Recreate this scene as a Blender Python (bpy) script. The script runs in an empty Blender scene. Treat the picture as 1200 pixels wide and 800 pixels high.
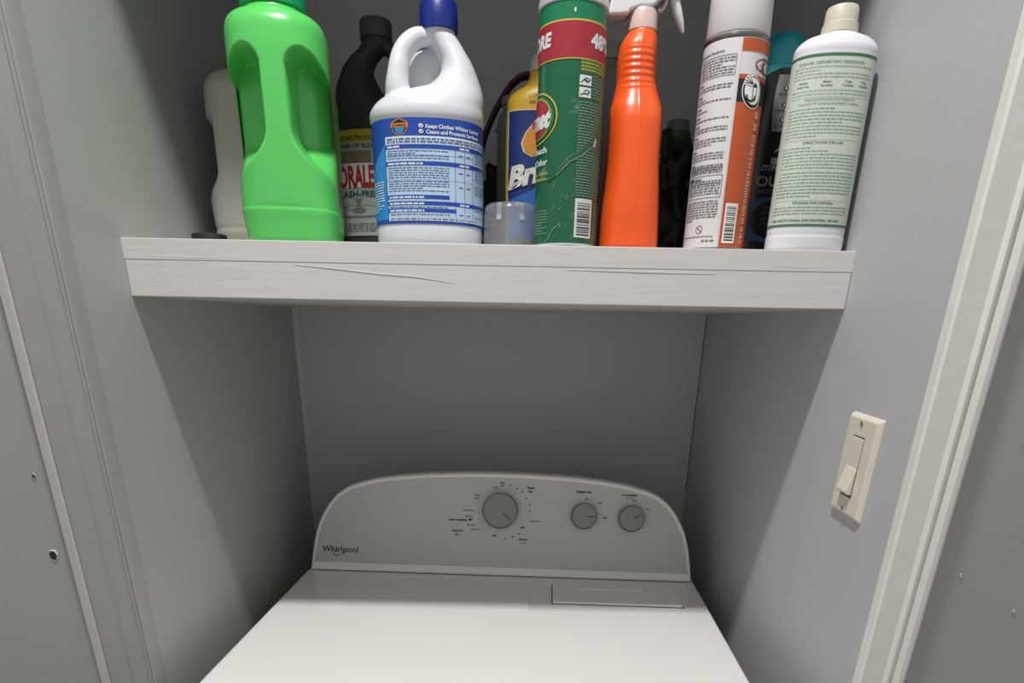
import bpy, bmesh, math, random
from mathutils import Vector, Matrix
from mathutils.noise import noise as mnoise

PI = math.pi
sc = bpy.context.scene
col = sc.collection

# ------------------------------------------------------------------ camera, light, exposure
XL, XR = -0.4409, 0.3986          # inner faces of the closet side walls
SHF, ZT, ZB = -0.594, 1.4398, 1.3791   # shelf front, top, underside

def make_camera():
    p, yw, rl = -0.3958, 0.0009, 0.0187
    cp, sp, cy, sy = math.cos(p), math.sin(p), math.cos(yw), math.sin(yw)
    fwd = Vector((sy*cp, cy*cp, sp)); right = Vector((cy, -sy, 0)); up = right.cross(fwd)
    cr, sr = math.cos(rl), math.sin(rl)
    r2 = cr*right + sr*up; u2 = -sr*right + cr*up
    cam = bpy.data.cameras.new('camera'); o = bpy.data.objects.new('camera', cam); col.objects.link(o)
    m = Matrix(((r2.x, u2.x, -fwd.x, 0.0124), (r2.y, u2.y, -fwd.y, -1.4254), (r2.z, u2.z, -fwd.z, 1.3582), (0, 0, 0, 1)))
    o.matrix_world = m
    cam.sensor_width = 36; cam.sensor_fit = 'HORIZONTAL'; cam.lens = 36*757.43/1200
    cam.shift_y = 294.19/1200; cam.clip_start = 0.02
    sc.camera = o
make_camera()
sc.view_settings.view_transform = 'Standard'; sc.view_settings.look = 'None'
sc.view_settings.gamma = 1; sc.view_settings.use_curve_mapping = False
sc.view_settings.exposure = 0.0
W = bpy.data.worlds.new('world'); sc.world = W; W.use_nodes = True
W.node_tree.nodes['Background'].inputs[0].default_value = (1.0, 0.985, 0.965, 1)
W.node_tree.nodes['Background'].inputs[1].default_value = 0.53
def lamp(name, loc, size, power, color, rot=(0, 0, 0)):
    l = bpy.data.lights.new(name, 'AREA'); l.shape = 'DISK'; l.size = size; l.energy = power; l.color = color
    o = bpy.data.objects.new(name, l); o.location = loc; o.rotation_euler = rot; col.objects.link(o); return o
lamp('ceiling_light', (-0.12, -1.07, 2.70), 0.11, 23.5, (1.0, 0.985, 0.96))

# ------------------------------------------------------------------ materials
def lin(h):
    if isinstance(h, str):
        h = h.lstrip('#'); h = [int(h[i:i+2], 16)/255 for i in (0, 2, 4)]
    return tuple(((c/12.92) if c <= 0.04045 else ((c+0.055)/1.055)**2.4) for c in h) + (1,)
MATS = {}
def mat(name, color, rough=0.5, metal=0.0, bump=0.0, bscale=200, vary=0.0, vscale=8, wear=None, wthr=0.62,
        wscale=30, spec=0.5, trans=0.0, stretch=None, sss=0.0, alpha=1.0, coat=0.0):
    if name in MATS: return MATS[name]
    m = bpy.data.materials.new(name); m.use_nodes = True; nt = m.node_tree; N = nt.nodes; L = nt.links
    b = N['Principled BSDF']; c = lin(color)
    b.inputs['Base Color'].default_value = c; b.inputs['Roughness'].default_value = rough
    b.inputs['Metallic'].default_value = metal; b.inputs['Specular IOR Level'].default_value = spec
    b.inputs['Transmission Weight'].default_value = trans; b.inputs['Alpha'].default_value = alpha
    b.inputs['Coat Weight'].default_value = coat
    if sss: b.inputs['Subsurface Weight'].default_value = sss; b.inputs['Subsurface Radius'].default_value = (.01, .01, .01)
    tc = N.new('ShaderNodeTexCoord'); src = tc.outputs['Object']
    if stretch:
        mp = N.new('ShaderNodeMapping'); mp.inputs['Scale'].default_value = stretch
        L.new(src, mp.inputs['Vector']); src = mp.outputs['Vector']
    last = None
    if vary:
        n = N.new('ShaderNodeTexNoise'); n.inputs['Scale'].default_value = vscale; n.inputs['Detail'].default_value = 6
        L.new(src, n.inputs['Vector'])
        mx = N.new('ShaderNodeMix'); mx.data_type = 'RGBA'
        mx.inputs[6].default_value = tuple(x*(1-vary) for x in c[:3])+(1,)
        mx.inputs[7].default_value = tuple(min(1, x*(1+vary)) for x in c[:3])+(1,)
        L.new(n.outputs['Fac'], mx.inputs[0]); last = mx.outputs[2]
    if wear:
        n = N.new('ShaderNodeTexNoise'); n.inputs['Scale'].default_value = wscale; n.inputs['Detail'].default_value = 10
        n.inputs['Roughness'].default_value = 0.75
        L.new(src, n.inputs['Vector'])
        r = N.new('ShaderNodeMapRange'); r.inputs['From Min'].default_value = wthr; r.inputs['From Max'].default_value = wthr+0.12
        L.new(n.outputs['Fac'], r.inputs['Value'])
        mx = N.new('ShaderNodeMix'); mx.data_type = 'RGBA'; mx.inputs[6].default_value = c; mx.inputs[7].default_value = lin(wear)
        if last: L.new(last, mx.inputs[6])
        L.new(r.outputs[0], mx.inputs[0]); last = mx.outputs[2]
    if last: L.new(last, b.inputs['Base Color'])
    if bump:
        n = N.new('ShaderNodeTexNoise'); n.inputs['Scale'].default_value = bscale; n.inputs['Detail'].default_value = 4
        L.new(src, n.inputs['Vector'])
        bp = N.new('ShaderNodeBump'); bp.inputs['Strength'].default_value = bump; bp.inputs['Distance'].default_value = 0.002
        L.new(n.outputs['Fac'], bp.inputs['Height']); L.new(bp.outputs[0], b.inputs['Normal'])
    MATS[name] = m; return m

# ------------------------------------------------------------------ object helpers
def tag(o, label=None, cat=None, group=None, kind=None):
    if label: o['label'] = label
    if cat: o['category'] = cat
    if group: o['group'] = group
    if kind: o['kind'] = kind
    return o
def empty(name, loc, label, cat, rz=0, group=None):
    o = bpy.data.objects.new(name, None); o.empty_display_size = 0.05; o.location = loc; o.rotation_euler = (0, 0, rz)
    col.objects.link(o); return tag(o, label, cat, group)
def link_mesh(name, me, parent=None):
    o = bpy.data.objects.new(name, me); col.objects.link(o)
    if parent: o.parent = parent
    return o

class MB:
    """collects faces with materials and links them as one mesh"""
    def __init__(s): s.v = []; s.f = []; s.m = []; s.mats = []
    def mi(s, m):
        if m not in s.mats: s.mats.append(m)
        return s.mats.index(m)
    def poly(s, pts, m):
        i = len(s.v); s.v += [tuple(p) for p in pts]; s.f.append(list(range(i, i+len(pts)))); s.m.append(s.mi(m))
    def grid(s, fn, nu, nv, m, closeu=False):
        i = len(s.v); k = s.mi(m); w = nu if closeu else nu+1
        for b in range(nv+1):
            for a in range(w): s.v.append(tuple(fn(a/nu, b/nv)))
        for b in range(nv):
            for a in range(nu):
                a2 = (a+1) % w
                s.f.append([i+b*w+a, i+b*w+a2, i+(b+1)*w+a2, i+(b+1)*w+a]); s.m.append(k)
    def mesh(s, verts, faces, m):
        i = len(s.v); k = s.mi(m); s.v += [tuple(p) for p in verts]
        for f in faces: s.f.append([i+j for j in f]); s.m.append(k)
    def box(s, x0, x1, y0, y1, z0, z1, m):
        V = [(x, y, z) for z in (z0, z1) for y in (y0, y1) for x in (x0, x1)]
        s.mesh(V, [(0, 2, 3, 1), (4, 5, 7, 6), (0, 1, 5, 4), (2, 6, 7, 3), (0, 4, 6, 2), (1, 3, 7, 5)], m)
    def prism(s, pts, fn0, fn1, m):
        """extrude a 2D outline: fn0 and fn1 map (a, b) to the two end planes"""
        n = len(pts); V = [fn0(*p) for p in pts]+[fn1(*p) for p in pts]
        F = [list(range(n))[::-1], list(range(n, 2*n))]+[(i, (i+1) % n, n+(i+1) % n, n+i) for i in range(n)]
        s.mesh(V, F, m)
    def tube(s, pts, rad, m, seg=12, flat=1.0, side=None):
        pts = [Vector(p) for p in pts]; n = len(pts); rings = []
        for i, p in enumerate(pts):
            t = (pts[min(i+1, n-1)]-pts[max(i-1, 0)]).normalized()
            ref = Vector(side) if side else (Vector((0, 1, 0)) if abs(t.y) < .9 else Vector((1, 0, 0)))
            a = t.cross(ref).normalized(); b = t.cross(a).normalized()
            r = rad[i] if hasattr(rad, '__len__') else rad
            rings.append([p+a*(r*math.cos(2*PI*k/seg))+b*(r*flat*math.sin(2*PI*k/seg)) for k in range(seg)])
        V = [q for r in rings for q in r]; F = []
        for i in range(n-1):
            for k in range(seg):
                k2 = (k+1) % seg; F.append((i*seg+k, i*seg+k2, (i+1)*seg+k2, (i+1)*seg+k))
        F.append(list(range(seg))[::-1]); F.append([(n-1)*seg+k for k in range(seg)])
        s.mesh(V, F, m)
    def lathe(s, prof, m, seg=48, c=(0, 0, 0), ribs=0, ribd=0.0, rz=None):
        n = len(prof); V = []; F = []
        for (r, z) in prof:
            for k in range(seg):
                a = 2*PI*k/seg; rr = r
                if ribs and rz and rz[0] < z < rz[1]: rr = r-ribd*(0.5+0.5*math.cos(a*ribs))
                V.append((c[0]+rr*math.cos(a), c[1]+rr*math.sin(a), c[2]+z))
        for i in range(n-1):
            for k in range(seg):
                k2 = (k+1) % seg; F.append((i*seg+k, i*seg+k2, (i+1)*seg+k2, (i+1)*seg+k))
        F.append(list(range(seg))[::-1]); F.append([(n-1)*seg+k for k in range(seg)])
        s.mesh(V, F, m)
    def build(s, name, parent=None, smooth=True, bevel=0, seg=2, xform=None, normals=True, angle=40, mods=None):
        me = bpy.data.meshes.new(name); me.from_pydata(s.v, [], s.f)
        for m in s.mats: me.materials.append(m)
        me.polygons.foreach_set('material_index', s.m)
        bm = bmesh.new(); bm.from_mesh(me)
        if normals:
            bmesh.ops.remove_doubles(bm, verts=bm.verts, dist=1e-6)
            bmesh.ops.recalc_face_normals(bm, faces=bm.faces)
        if xform: bmesh.ops.transform(bm, matrix=xform, verts=bm.verts)
        bm.to_mesh(me); bm.free()
        o = link_mesh(name, me, parent)
        if bevel:
            b = o.modifiers.new('bevel', 'BEVEL'); b.width = bevel; b.segments = seg; b.limit_method = 'ANGLE'; b.angle_limit = math.radians(35)
            b.harden_normals = False
        if mods: mods(o)
        if smooth:
            me.polygons.foreach_set('use_smooth', [True]*len(me.polygons))
            if bevel:
                w = o.modifiers.new('wnorm', 'WEIGHTED_NORMAL'); w.keep_sharp = True; w.weight = 80; return o
            e = o.modifiers.new('wn', 'EDGE_SPLIT'); e.split_angle = math.radians(angle)
        return o
def bake(o, smooth=True):
    dg = bpy.context.evaluated_depsgraph_get(); me = bpy.data.meshes.new_from_object(o.evaluated_get(dg))
    o.modifiers.clear(); old = o.data; o.data = me
    if smooth: me.polygons.foreach_set('use_smooth', [True]*len(me.polygons))
    return o

# monotone cubic interpolation of columns over the first column
class Prof:
    def __init__(s, rows):
        s.r = rows; s.n = len(rows); s.k = len(rows[0])-1; s.t = []
        for c in range(1, s.k+1):
            h = [rows[i+1][0]-rows[i][0] for i in range(s.n-1)]
            d = [(rows[i+1][c]-rows[i][c])/h[i] for i in range(s.n-1)]
            t = [d[0]]+[0 if d[i-1]*d[i] <= 0 else 2*d[i-1]*d[i]/(d[i-1]+d[i]) for i in range(1, s.n-1)]+[d[-1]]
            s.t.append(t)
    def __call__(s, z):
        r = s.r; z = max(r[0][0], min(r[-1][0], z)); i = 0
        while i < s.n-2 and z > r[i+1][0]: i += 1
        h = r[i+1][0]-r[i][0]; u = (z-r[i][0])/h; out = []
        for c in range(1, s.k+1):
            a, b = r[i][c], r[i+1][c]; m0, m1 = s.t[c-1][i]*h, s.t[c-1][i+1]*h
            out.append((2*u**3-3*u*u+1)*a+(u**3-2*u*u+u)*m0+(3*u*u-2*u**3)*b+(u**3-u*u)*m1)
        return out
def sm(a, b, x):
    t = max(0.0, min(1.0, (x-a)/(b-a))); return t*t*(3-2*t)

class Surf:
    """bottle skin: rows of (z, cx, cy, rx, ry, n); theta 0 faces the room (-Y), grows to the right (+X)"""
    def __init__(s, rows, mod=None, zref=None):
        s.p = Prof(rows); s.mod = mod; s.rows = rows
        zr = zref if zref is not None else rows[len(rows)//2][0]
        s.tab = [(0.0, 0.0)]
        for sgn in (1, -1):
            u = 0; P = Vector(s.raw(0, zr)); L = []
            for i in range(1, 361):
                th = math.radians(i*0.5)*sgn; Q = Vector(s.raw(th, zr)); u += (Q-P).length*sgn; P = Q; L.append((th, u))
            s.tab = s.tab+L if sgn > 0 else L[::-1]+s.tab
    def raw(s, th, z):
        cx, cy, rx, ry, n = s.p(z); st, ct = math.sin(th), math.cos(th)
        r = (abs(st/rx)**n+abs(ct/ry)**n)**(-1/n)
        P = (cx+r*st, cy-r*ct, z)
        return s.mod(th, z, P) if s.mod else P
    def pt(s, th, z, off=0):
        P = Vector(s.raw(th, z))
        if off:
            a = Vector(s.raw(th+.02, z))-Vector(s.raw(th-.02, z)); b = Vector(s.raw(th, z+.002))-Vector(s.raw(th, z-.002))
            nrm = a.cross(b); nrm.normalize(); P = P+nrm*off
        return P
    def u(s, deg):
        th = math.radians(deg); T = s.tab; i = min(range(len(T)), key=lambda k: abs(T[k][0]-th)); return T[i][1]
    def th(s, u):
        T = s.tab; lo, hi = 0, len(T)-1
        if u <= T[0][1]: return T[0][0]
        if u >= T[-1][1]: return T[-1][0]
        while hi-lo > 1:
            k = (lo+hi)//2
            if T[k][1] > u: hi = k
            else: lo = k
        f = (u-T[lo][1])/(T[hi][1]-T[lo][1]); return T[lo][0]+f*(T[hi][0]-T[lo][0])
    def uz(s, u, z, off): return s.pt(s.th(u), z, off)
    def skin(s, mb, m, seg=96, nz=80, zs=None):
        z0, z1 = s.rows[0][0], s.rows[-1][0]
        zs = zs or [z0+(z1-z0)*i/nz for i in range(nz+1)]
        V = [s.pt(2*PI*k/seg, z) for z in zs for k in range(seg)]; F = []
        for i in range(len(zs)-1):
            for k in range(seg):
                k2 = (k+1) % seg; F.append((i*seg+k, i*seg+k2, (i+1)*seg+k2, (i+1)*seg+k))
        F.append(list(range(seg))[::-1]); F.append([(len(zs)-1)*seg+k for k in range(seg)])
        mb.mesh(V, F, m)

_TX = {}
def glyphs(text, bold):
    k = (text, bold)
    if k not in _TX:
        c = bpy.data.curves.new('t', 'FONT'); c.body = text; c.size = 1; c.offset = bold; c.resolution_u = 3
        o = bpy.data.objects.new('t', c); col.objects.link(o)
        dg = bpy.context.evaluated_depsgraph_get(); me = bpy.data.meshes.new_from_object(o.evaluated_get(dg))
        V = [(v.co.x, v.co.y) for v in me.vertices]; F = [tuple(p.vertices) for p in me.polygons]
        bpy.data.objects.remove(o); bpy.data.curves.remove(c); bpy.data.meshes.remove(me)
        _TX[k] = (V, F)
    return _TX[k]
def put_text(mb, fn, text, x0, x1, z0, z1, m, off, bold=0.0, shear=0.0, slices=0, rise=0.0):
    """text fitted in the box x0..x1, z0..z1 (z0 baseline, z1 cap height) and mapped by fn(x, z, off)"""
    V, F = glyphs(text, bold)
    if not V: return
    xa = min(v[0] for v in V); xb = max(v[0] for v in V); cap = 0.70+bold
    sx = (x1-x0)/max(1e-6, xb-xa); sz = (z1-z0)/cap
    P = [(x0+(v[0]-xa)*sx+shear*v[1]*sz, z0+v[1]*sz+rise*((v[0]-xa)/(xb-xa))) for v in V]
    if slices:
        bm = bmesh.new(); bv = [bm.verts.new((p[0], p[1], 0)) for p in P]
        for f in F:
            try: bm.faces.new([bv[i] for i in f])
            except ValueError: pass
        for k in range(1, slices):
            bmesh.ops.bisect_plane(bm, geom=bm.verts[:]+bm.edges[:]+bm.faces[:], dist=1e-7, plane_co=(x0+(x1-x0)*k/slices, 0, 0), plane_no=(1, 0, 0))
        bm.verts.index_update(); P = [(v.co.x, v.co.y) for v in bm.verts]; F = [tuple(v.index for v in f.verts) for f in bm.faces]; bm.free()
    mb.mesh([fn(p[0], p[1], off) for p in P], F, m)
def rect(mb, fn, x0, x1, z0, z1, m, off, nx=None, nz=1, slant=0.0):
    nx = nx or max(1, int(abs(x1-x0)/0.0025))
    mb.grid(lambda a, b: fn(x0+(x1-x0)*a+slant*b, z0+(z1-z0)*b, off), nx, nz, m)
def frame(mb, fn, x0, x1, z0, z1, w, m, off):
    for r in ((x0, x1, z0, z0+w), (x0, x1, z1-w, z1), (x0, x0+w, z0, z1), (x1-w, x1, z0, z1)): rect(mb, fn, *r, m, off)
def blob(mb, fn, cx, cz, rx, rz, m, off, n=36, pts=None, shear=0):
    P = pts or [(cx+rx*math.cos(2*PI*i/n)+shear*rz*math.sin(2*PI*i/n), cz+rz*math.sin(2*PI*i/n)) for i in range(n)]
    V = [fn(cx, cz, off)]; rings = 4; F = []
    for r in range(1, rings+1):
        V += [fn(cx+(p[0]-cx)*r/rings, cz+(p[1]-cz)*r/rings, off) for p in P]
    n = len(P)
    for i in range(n): F.append((0, 1+i, 1+(i+1) % n))
    for r in range(rings-1):
        for i in range(n):
            j = (i+1) % n; F.append((1+r*n+i, 1+(r+1)*n+i, 1+(r+1)*n+j, 1+r*n+j))
    mb.mesh(V, F, m)
def ringd(mb, fn, cx, cz, rx, rz, w, m, off, n=40, a0=0, a1=2*PI):
    mb.grid(lambda a, b: fn(cx+(rx-w*b)*math.cos(a0+(a1-a0)*a), cz+(rz-w*b)*math.sin(a0+(a1-a0)*a), off), n, 1, m)
def strip(mb, fn, pts, w, m, off):
    for (a, b) in zip(pts[:-1], pts[1:]):
        dx, dz = b[0]-a[0], b[1]-a[1]; l = math.hypot(dx, dz); nx, nz = -dz/l*w/2, dx/l*w/2
        k = max(1, int(l/0.002))
        mb.grid(lambda s_, t: fn(a[0]+dx*s_+nx*(2*t-1), a[1]+dz*s_+nz*(2*t-1), off), k, 1, m)
def micro(mb, fn, x0, x1, z0, z1, pitch, m, off, seed=1, fill=0.45, lo=.0012, hi=.006, para=0.12, gap=.0009, center=False):
    """lines of small print, too small in the photo to be read: word-length dashes"""
    R = random.Random(seed); z = z1-pitch
    while z > z0-1e-6:
        x = x0; end = x1 if R.random() > para else x0+(x1-x0)*R.uniform(.3, .8)
        if center: d = (x1-x0)*R.uniform(0, .15); x = x0+d; end = x1-d
        while x < end-.0008:
            w = min(R.uniform(lo, hi), end-x); rect(mb, fn, x, x+w, z, z+pitch*fill, m, off); x += w+gap
        z -= pitch
def barcode(mb, fn, x0, x1, z0, z1, ink, white, off, seed=3, vertical=True):
    R = random.Random(seed); rect(mb, fn, x0, x1, z0, z1, white, off)
    if vertical:      # bars are horizontal, stacked up the can
        z = z0+(z1-z0)*.06
        while z < z1-(z1-z0)*.08:
            h = R.choice([.0005, .0006, .0010, .0014]); rect(mb, fn, x0+(x1-x0)*.12, x1-(x1-x0)*.12, z, z+h, ink, off+.0001); z += h+R.choice([.0006, .0008, .0013])

# ------------------------------------------------------------------ the setting
M_wall = mat('wall_paint', '#a2a2a0', .6, bump=.10, bscale=320, vary=.025, vscale=3)
M_wall_in = mat('closet_paint', '#b7b8ba', .5, bump=.12, bscale=320, vary=.03, vscale=4)
M_wall_l = mat('closet_left_paint', '#abadaa', .5, bump=.12, bscale=320, vary=.03, vscale=4)
M_ceil = mat('ceiling_paint', '#d8d8d6', .8)
M_floor = mat('floor_laminate', '#6c5b4a', .5, vary=.2, vscale=5, stretch=(1, 8, 1))
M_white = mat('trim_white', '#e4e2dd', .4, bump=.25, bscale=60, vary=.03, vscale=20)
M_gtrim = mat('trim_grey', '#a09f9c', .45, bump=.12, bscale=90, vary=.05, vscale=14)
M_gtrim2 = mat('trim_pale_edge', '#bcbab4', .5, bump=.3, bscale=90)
M_shelf = mat('shelf_paint', '#d2cfcc', .38, bump=.22, bscale=14, stretch=(1, 6, 9), vary=.02, vscale=12)
YLW, YRW = -0.700, -0.790          # front face of the wall left and right of the opening
def slab(name, m, *b, kind='structure'):
    k = MB(); k.box(*b, m); return tag(k.build(name, smooth=False), kind=kind)
slab('floor', M_floor, -1.8, 1.8, -3.0, 0.1, -0.05, 0)
slab('ceiling', M_ceil, -1.8, 1.8, -3.0, 0.1, 2.75, 2.80)
slab('wall_back', M_wall_in, XL-.1, XR+.1, 0, 0.1, 0, 2.75)
slab('wall_left', M_wall_l, XL-.1, XL, YLW+.1, 0, 0, 2.75)
slab('wall_right', M_wall_in, XR, XR+.1, YRW+.1, 0, 0, 2.75)
wf = MB(); wf.box(-1.8, XL, YLW, YLW+.1, 0, 2.75, M_wall)
tag(wf.build('wall_front_left', smooth=False), kind='structure')
wf = MB(); wf.box(XR, 1.8, YRW, YRW+.1, 0, 2.75, M_wall)
tag(wf.build('wall_front_right', smooth=False), kind='structure')
slab('wall_header', M_wall, XL, XR, -.70, -.66, 2.022, 2.75)

k = MB(); k.box(XL, XL+.0008, YLW+.014, 0, 0, 1.99, M_wall_l)
tag(k.build('trim_6', smooth=False), kind='structure')
k = MB(); k.box(XR-.0006, XR, YRW, 0, 0, 1.99, M_wall_in)
tag(k.build('trim_7', smooth=False), kind='structure')
def extr(name, pts, z0, z1, m, bevel=0):
    k = MB(); k.prism(pts, lambda x, y: (x, y, z0), lambda x, y: (x, y, z1), m)
    return tag(k.build(name, smooth=True, bevel=bevel, angle=30), kind='structure')
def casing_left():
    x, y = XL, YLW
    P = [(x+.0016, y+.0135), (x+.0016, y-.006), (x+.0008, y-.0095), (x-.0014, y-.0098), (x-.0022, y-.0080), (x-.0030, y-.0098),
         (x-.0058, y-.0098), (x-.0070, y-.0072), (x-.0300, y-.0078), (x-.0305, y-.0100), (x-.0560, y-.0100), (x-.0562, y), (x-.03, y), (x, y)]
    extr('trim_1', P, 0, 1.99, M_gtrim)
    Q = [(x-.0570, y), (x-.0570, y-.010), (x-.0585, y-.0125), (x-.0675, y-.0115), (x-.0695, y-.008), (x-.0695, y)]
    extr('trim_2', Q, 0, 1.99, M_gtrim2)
def casing_right():
    x, y = XR, YRW
    P = [(x-.0006, y), (x-.0008, y-.011), (x+.001, y-.0135), (x+.0235, y-.0135), (x+.0250, y-.0155), (x+.0270, y-.0170), (x+.0295, y-.0162),
         (x+.0312, y-.0135), (x+.0335, y-.0130), (x+.0350, y-.0155), (x+.0390, y-.0178), (x+.0440, y-.017), (x+.0485, y-.013), (x+.0500, y-.006), (x+.0500, y)]
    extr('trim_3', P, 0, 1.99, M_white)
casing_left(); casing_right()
# caulked corner strips in the back corners
M_gap = mat('corner_gap', '#4a4a4a', .8)
for i, (x, s, m) in enumerate(((XL, 1, M_wall_in),)):
    k = MB(); k.prism([(x, 0), (x+s*.012, 0), (x+s*.011, -.0022), (x+s*.002, -.009), (x, -.010)][::s], lambda a, b: (a, b, .9), lambda a, b: (a, b, ZB), m)
    tag(k.build('trim_4', smooth=False), kind='structure')
k = MB(); k.box(XR-.0016, XR, -.003, 0, 1.02, ZB, M_gap); tag(k.build('trim_5', smooth=False), kind='structure')

def dent(name, c, n, r, label, dark=True):
    """a nail hole with a torn paint rim on a wall; n is the wall's outward axis"""
    k = MB(); n = Vector(n); a = Vector((0, 0, 1)); b = n.cross(a); R = random.Random(int(r*1e6))
    f = lambda x, z, off: Vector(c)+b*x+a*z+n*off
    jit = [R.uniform(.75, 1.25) for _ in range(18)]
    mr = mat('chipped_plaster', '#c9c5bd', .8); md = mat('hole_dark', '#2a2826', .9)
    k.grid(lambda s_, t: f(math.cos(2*PI*s_)*r*(jit[int(s_*18) % 18] if t < .5 else .8), math.sin(2*PI*s_)*r*1.3*(jit[int(s_*18) % 18] if t < .5 else .8), .0002+.0012*t), 18, 1, mr)
    blob(k, f, 0, -r*.1, r*.75, r*.9, md if dark else mr, .0008)
    o = k.build(name, smooth=False); tag(o, label, 'nail hole', None); return o
dent('nail_hole', (-.5323, YLW, 1.1883), (0, -1, 0), .0022, 'small nail hole in the grey wall left of the closet, the upper one')
dent('nail_hole', (-.5345, YLW, 1.0929), (0, -1, 0), .0055, 'larger torn nail hole in the grey wall left of the closet, the lower one')

dent('paint_chip', (.4832, YRW, 1.1216), (0, -1, 0), .0018, 'tiny pale paint chip on the grey wall right of the closet, nearer the casing', False)
dent('paint_chip', (.5514, YRW, 1.0817), (0, -1, 0), .0018, 'tiny pale paint chip on the grey wall right of the closet, farther from the casing', False)

# ------------------------------------------------------------------ shelf
def build_shelf():
    t = empty('shelf', ((XL+XR)/2, -.3, ZB), 'white painted wooden shelf across the closet carrying the cleaning bottles', 'shelf')
    o = t.location; x0, x1 = XL+.0004-o.x, XR-.0004-o.x
    k = MB(); k.box(x0, x1, -.575-o.y, -.0005-o.y, 0.0005, ZT-ZB-.0004, M_shelf); k.build('shelf_board', t, bevel=.001, smooth=False)
    k = MB(); f = SHF-o.y
    k.box(x0, x1, f, -.5752-o.y, .0385, ZT-ZB, M_shelf); k.build('front_strip', t, bevel=.0008, smooth=False)
    k = MB(); k.box(x0+.0006, x1-.0006, f+.0004, -.5752-o.y, 0, .0385, M_shelf)
    R = random.Random(4)
    k.build('front_rail', t, bevel=.0007, smooth=False)
    k2 = MB()
    for pts in ([(-.245, .036), (-.200, .033), (-.150, .0285), (-.105, .026), (-.06, .020)], [(-.435, .0425), (-.36, .0415), (-.30, .0412)], [(.07, .036), (.16, .0352), (.24, .0345)], [(.27, .045), (.34, .043), (.38, .044)], [(-.40, .054), (-.34, .053)], [(.02, .050), (.09, .0505)]):
        k2.tube([(a-o.x, f+.0002, b) for a, b in pts], [.0002]+[.00055]*(len(pts)-2)+[.0002], M_shelf, 6)
    k2.build('paint_ridges', t)['kind'] = 'stuff'
    # thick paint drips and chips on the rail
    for (x, z, r) in [(-.287, .008, .0020), (-.4135, .012, .0022), (-.411, .022, .0024), (-.4125, .029, .0016), (-.17, .021, .0010),
                      (.378, .030, .0012), (.379, .009, .0012), (.115, .012, .0012), (.113, .020, .0010), (.21, .034, .001), (.30, .016, .001)]:
        k = MB(); c = Vector((x-o.x, f+.0008, z)); 
        k.grid(lambda a, b: c+Vector((r*math.cos(2*PI*a)*math.sin(PI*b), -.0006*math.cos(PI*b), r*1.4*math.sin(2*PI*a)*math.sin(PI*b))), 10, 6, M_shelf)
        k.build('paint_drip', t)
build_shelf()

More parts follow.
